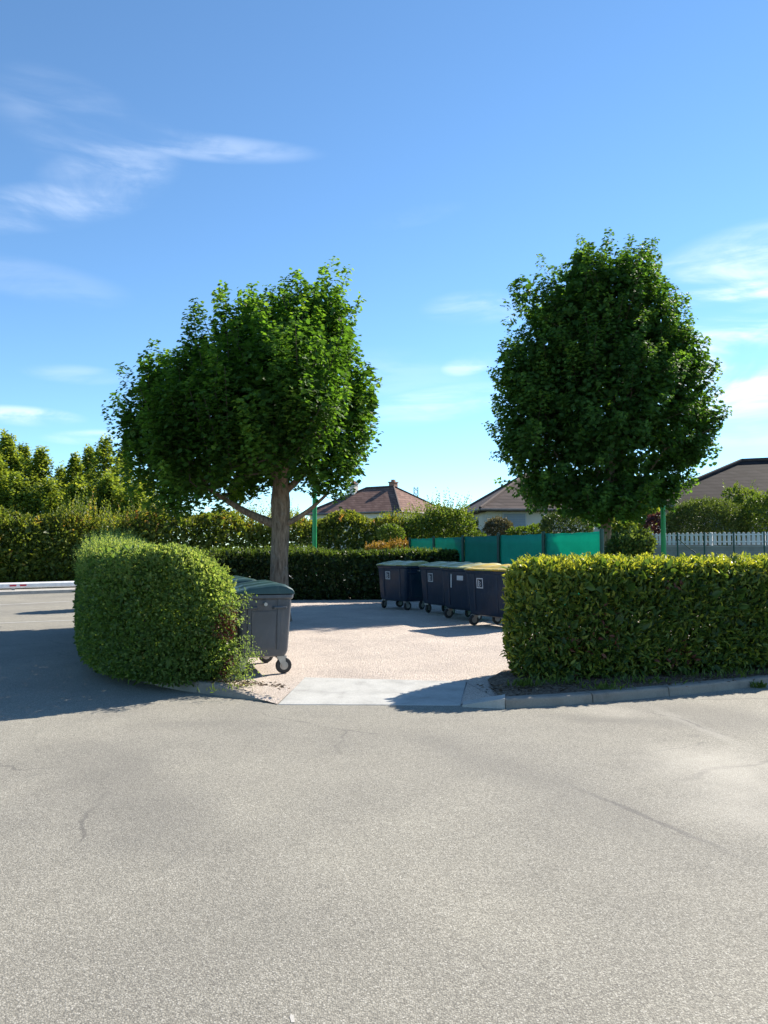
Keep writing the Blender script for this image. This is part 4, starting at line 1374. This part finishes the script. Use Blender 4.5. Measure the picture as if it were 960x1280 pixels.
def bin_stickers(root, w, d, H, kind):
    """white marks on the front (-y) of a bin"""
    zr = H - 0.17

    def face(z):
        t = (z - .29) / (zr - .13 - .29)
        return -(d * (.42 + (.46 - .42) * t)) - .004
    if kind == 'square':
        z0, x0, s = zr - .34, -w * .20, .20
        tilt = (face(z0 + s) - face(z0)) / s
        b = MB()

        def q(xa, za, xb, zb, lift=0.0):
            y0, y1 = face(z0 + za) - lift, face(z0 + zb) - lift
            b.add([(x0 + xa, y0, z0 + za), (x0 + xb, y0, z0 + za), (x0 + xb, y1, z0 + zb), (x0 + xa, y1, z0 + zb),
                   (x0 + xa, y0 - .002, z0 + za), (x0 + xb, y0 - .002, z0 + za), (x0 + xb, y1 - .002, z0 + zb), (x0 + xa, y1 - .002, z0 + zb)],
                  [(4, 5, 6, 7), (0, 1, 5, 4), (1, 2, 6, 5), (2, 3, 7, 6), (3, 0, 4, 7)])
        t = .02
        q(0, 0, s, t); q(0, s - t, s, s); q(0, t, t, s - t); q(s - t, t, s, s - t)
        q(.05, .035, .066, s - .035)
        for zz in (.035, .078, .118):
            q(.066, zz, .10, zz + .016)
        q(.115, .05, .128, .075); q(.115, .10, .128, .125)
        b.build('emblem', M['sticker'], root)
    else:
        b = MB()
        z0 = zr - .24
        b.box((-w * .02, face(z0 + .05) - .008, z0), (w * .02 + .17, face(z0 + .05) - .003, z0 + .10))
        b.build('sticker', M['sticker'], root)
        b = MB()
        b.box((-w * .20, face(z0 - .05) - .010, z0 - .17), (-w * .20 + .035, face(z0 - .05) - .003, z0 + .13))
        b.build('sticker', M['sticker'], root)


# left row: four grey bins with green lids
LW, LD, LH = 1.34, 0.72, 1.15
dirL = Vector((-.30, .954, 0)).normalized()
n0 = gd(337, 843, GZ)
cA = Vector((-1.47, 9.45, GZ)) + dirL * 0.55
rzL = math.atan2(dirL.y, dirL.x)          # local +x points away from the camera, front (-y) faces the yard
gb = make_bin('wheeled_bin', LW, LD, LH, M['grey_plastic'], M['green_plastic'])
llab = ['grey wheeled bin with green lid, its end and wheels in full view',
        'grey wheeled bin with green lid, second one back behind the fully visible grey bin',
        'grey wheeled bin with green lid, third one back in the row near the maple trunk',
        'grey wheeled bin with green lid, farthest of its row and mostly hidden']
for i in range(4):
    o = gb if i == 0 else copy_tree(gb)
    dd = [0, 1.72, 3.45, 5.05][i]
    p = cA + dirL * dd + Vector((-.16 * i, 0, 0))
    o.location = (p.x, p.y, GZ)
    o.rotation_euler = (0, 0, rzL + math.pi + R([0, 2.5, -2, 3][i]))
    tag(o, llab[i], 'bin', 'grey bins with green lids')

# right row: four navy bins
RW, RD, RH = 1.30, 0.84, 1.27


def place_right(lidm, kind, near_left, ang, label):
    o = make_bin('wheeled_bin', RW, RD, RH, M['navy_plastic'], M[lidm], 0.11)
    bin_stickers(o, RW, RD, RH, kind)
    dr_ = Vector((math.sin(-ang), math.cos(ang), 0))      # long axis, pointing away
    nf = Vector((dr_.y, -dr_.x, 0))                       # towards the fence
    # front (-y) must face left: local +x towards the camera
    c = near_left + dr_ * (RW / 2 - .17) + nf * (RD / 2 - .13)
    o.location = (c.x, c.y, GZ)
    o.rotation_euler = (0, 0, math.atan2(-dr_.y, -dr_.x))
    tag(o, label, 'bin', 'navy recycling bins')
    return o


place_right('faded_plastic', 'square', gd(507, 763, GZ), R(35), 'navy wheeled bin with olive yellow lid standing apart, leftmost of the navy bins')
place_right('faded_plastic', 'square', gd(562, 769.5, GZ), R(31), 'navy wheeled bin with faded lid and square emblem, second from the left')
place_right('faded_plastic', 'plain', gd(594, 777, GZ), R(31), 'navy wheeled bin with white rectangular sticker and upright white strip on its front')
b4 = place_right('amber_plastic', 'square', gd(631, 787, GZ), R(31), 'navy wheeled bin with amber lid partly hidden by the laurel hedge')


# ------------------------------------------------------------------ green screen fence
Y0 = 16.2
P0 = at(752, 668, Y0)
P5 = at(512, 674, Y0 * 1.745)
fd = Vector((P5.x - P0.x, P5.y - P0.y, 0))
FL = fd.length
fdn = fd.normalized()
root = empty('screen_fence', (P0.x, P0.y, GZ - .02), math.atan2(fdn.y, fdn.x))
tag(root, 'green fabric screen fence with dark posts standing behind the navy bins', 'fence')
FH = 1.93
for k in range(6):
    x = FL * k / 5
    b = MB()
    b.tube([(x, 0.0, 0), (x, 0.0, FH + .05)], .045, 8)
    pst = b.build('post', M['post_green'], root, smooth=True)
b = MB()
b.tube([(0.62, 0.02, 0.02), (0.04, 0.02, FH * .62)], .024, 7)
b.build('brace', M['post_green'], root, smooth=True)
for k in range(5):
    x0, x1 = FL * k / 5 + .01, FL * (k + 1) / 5 - .01
    b = MB()
    nx, nz = 16, 8
    for s, yo in ((0, -.052), (1, -.05)):
        vs = []
        for j in range(nz + 1):
            for i in range(nx + 1):
                u = i / nx
                z = .04 + (FH - .04) * j / nz - .012 * math.sin(math.pi * u) * (j / nz) + .006 * math.sin(u * 21 + k)
                vs.append((x0 + (x1 - x0) * u, yo + .012 * math.sin(u * 9 + k * 2) * math.sin(j * .8), z))
        b.add(vs, [(j * (nx + 1) + i, j * (nx + 1) + i + 1, (j + 1) * (nx + 1) + i + 1, (j + 1) * (nx + 1) + i) for j in range(nz) for i in range(nx)])
        break
    o = b.build('screen_panel', M['screen'] if k < 2 else M['screen_deep'], root, smooth=True)  # the three far panels get the deeper green, the two near ones the brighter
    so = o.modifiers.new('thick', 'SOLIDIFY'); so.thickness = .004
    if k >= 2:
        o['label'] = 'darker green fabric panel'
for z in (.35, FH - .04):
    b = MB()
    b.tube([(0, -.06, z), (FL, -.06, z)], .006, 5)
    b.build('wire', M['wire'], root)


# ------------------------------------------------------------------ picket fence on a garden wall, and a wire fence before it
W0, W1 = at(764, 669.5, 31), at(975, 663.5, 27.6)
wd = Vector((W1.x - W0.x, W1.y - W0.y, 0)); WL = wd.length + 3
wdn = wd.normalized()
root = empty('garden_wall', (W0.x, W0.y, 0.0), math.atan2(wdn.y, wdn.x))
tag(root, 'low rendered garden wall under the white picket fence', 'wall')
b = MB(); b.box((0, 0, 0), (WL, .2, 1.66)); b.build('wall_body', M['block_wall'], root)
b = MB(); b.box((-.03, -.03, 1.663), (WL + .03, .23, 1.72)); b.build('coping', M['pave'], root)
root = empty('picket_fence', (W0.x, W0.y, 1.72), math.atan2(wdn.y, wdn.x))
tag(root, 'white picket fence on top of the low garden wall by the clipped dome hedge', 'fence')
b = MB()
x = .05
i = 0
while x < WL - .1:
    h = .50 + .012 * math.sin(i * 2.3)
    w = .102
    b.add([(x, .06, .03), (x + w, .06, .03), (x + w, .06, h - .03), (x + w / 2, .06, h), (x, .06, h - .03), (x, .083, .03), (x + w, .083, .03), (x + w, .083, h - .03), (x + w / 2, .083, h), (x, .083, h - .03)],
          [(0, 1, 2, 3, 4), (9, 8, 7, 6, 5), (0, 5, 6, 1), (1, 6, 7, 2), (2, 7, 8, 3), (3, 8, 9, 4), (4, 9, 5, 0)])
    x += .165
    i += 1
b.build('picket_slats', M['white_paint'], root)
for z in (.12, .38):
    b = MB(); b.box((0, .086, z), (WL, .12, z + .05)); b.build('rail', M['white_paint'], root)
k = 0
while k * 1.8 < WL:
    b = MB(); b.box((k * 1.8 + .12, .122, 0), (k * 1.8 + .2, .19, .5)); b.build('post', M['white_paint'], root)
    k += 1

F0, F1 = at(770, 690, 27.8), at(985, 690, 25.2)
wd = Vector((F1.x - F0.x, F1.y - F0.y, 0)); WL = wd.length
wdn = wd.normalized()
root = empty('wire_fence', (F0.x, F0.y, 0.8), math.atan2(wdn.y, wdn.x))
tag(root, 'thin wire fence with dark metal posts standing before the white picket fence', 'fence')
for xp in (773, 812, 852, 886, 922, 958):
    t = (xp - 770) / 215
    b = MB(); b.tube([(WL * t, 0, 0), (WL * t, 0, 1.38)], .026, 7)
    b.build('post', M['post_green'], root, smooth=True)
for z in (.5, .75, 1.0, 1.32):
    b = MB()
    b.tube([(0, .03, z), (WL, .03, z)], .005, 4)
    b.build('wire', M['wire'], root)
b = MB()
t1, t2 = (852 - 770) / 215, (862 - 770) / 215
b.tube([(WL * t1, .03, 1.15), (WL * t1 + .7, .03, .55)], .018, 5)
b.build('brace', M['post_green'], root)

# green poles
for (x, D, h, r, z0, lab) in ((829.5, 26.2, 4.6, .083, 0.6, 'green painted metal pole right of the round maple, ahead of the picket fence'),
                              (393, 26.5, 5.2, .082, 0.0, 'green painted metal pole behind the low hedge, right of the left maple trunk')):
    p = at(x, 690, D)
    root = empty('green_pole', (p.x, p.y, z0))
    tag(root, lab, 'pole', 'green metal poles')
    b = MB(); b.tube([(0, 0, .012), (0, 0, 1.2), (0, 0, h)], [r, r, r * .9], 14); b.build('shaft', M['pole_green'], root, smooth=True)
    b = MB(); b.loft([rrect(.34, .34, .03, 0, n=3), rrect(.34, .34, .03, .012, n=3)]); b.build('base_plate', M['zinc'], root)
    b = MB(); b.tube([(0, 0, h + .001), (0, 0, h + .05), (0, 0, h + .07)], [r * 1.1, r * 1.1, r * .5], 14); b.build('cap', M['pole_green'], root, smooth=True)

# white low rail with red reflectors on the far pavement
A, B = gd(0, 738.2, 0.12), gd(100, 735.0, 0.12)
rd = (B - A).normalized()
o0 = A - rd * 12
root = empty('guard_rail', (o0.x, o0.y, 0.12), math.atan2(rd.y, rd.x))
tag(root, 'low white guard rail with pairs of red reflectors at the foot of the tall hedge', 'guard rail')
b = MB()
b.loft([[Vector((x, y, z)) for y, z in ((0, .06), (-.05, .10), (-.05, .22), (0, .27), (.03, .27), (.03, .06))] for x in (0, 8, 16, 24, 34)])
b.build('beam', M['white_paint'], root)
for k in range(12):
    b = MB(); b.box((k * 3 + .4, .033, -.02), (k * 3 + .5, .11, .25)); b.build('post', M['zinc'], root)
La = (gd(55, 733, .3) - gd(8, 734, .3)).length
for k in range(10):
    xm = 12 + (k - 4) * 2.75 + 0.3
    for s in (0, .34):
        b = MB(); b.box((xm + s, -.062, .135), (xm + s + .22, -.052, .195)); b.build('reflector', M['red_reflector'], root)

# ------------------------------------------------------------------ litter and weeds
RNG = np.random.default_rng(5)
n = 900
t = RNG.random(n)
pth = np.array([(v.x, v.y) for v in smooth_path([Vector((1.25, 8.35, 0)), Vector((2.6, 8.75, 0)), Vector((4.4, 9.35, 0)), Vector((6.2, 10.3, 0))], .1)])
pp = pth[(t * (len(pth) - 1)).astype(int)] + RNG.normal(size=(n, 2)) * np.array([.12, .16])
P = np.column_stack([pp, 0.092 + RNG.random(n) * .012])
pth2 = np.array([(v.x, v.y) for v in inner_l])
n2 = 1500
i2 = (RNG.random(n2) * 17).astype(int)
pp2 = pth2[i2] + (pth2[i2 + 1] - pth2[i2]) * RNG.random((n2, 1)) + RNG.normal(size=(n2, 2)) * .07 + np.array([.02, .05])
P = np.concatenate([P, np.column_stack([pp2, 0.124 + RNG.random(n2) * .012])])
n += n2
o = leaves('leaf_litter', P, rnd3(n) * np.array([1, 1, .15]), np.array([0, 0, 1.]) + rnd3(n) * .3, .045 * (.5 + RNG.random(n)), .45, RNG.random(n), T_OVAL, M['litter'])
tag(o, 'dry brown leaf litter lying along the kerbs under both front hedges', 'leaf litter', kind='stuff')
n = 2600
sp = []
for (x, y, c, s, z) in ((950, 860, 50, .05, .0), (800, 853, 90, .25, .09), (700, 855, 70, .2, .09), (655, 858, 90, .10, .09), (880, 846, 70, .25, .09), (755, 862, 70, .12, .09), (930, 842, 80, .2, .09),
                        (280, 864, 16, .12, .09)):
    g = gd(x, y, z)
    sp.append(np.column_stack([RNG.normal(g.x, s, c), RNG.normal(g.y, s * .35, c), np.full(c, z)]))
P = np.concatenate(sp)
n = len(P)
o = leaves('weeds', P, np.array([0, 0, 1.0]) + rnd3(n) * .45, rnd3(n), .07 * (.5 + RNG.random(n)), .16, .35 + .3 * RNG.random(n), T_OVAL, M['lime'])
tag(o, 'small weeds growing in the soil along the kerb', 'weeds', kind='stuff')
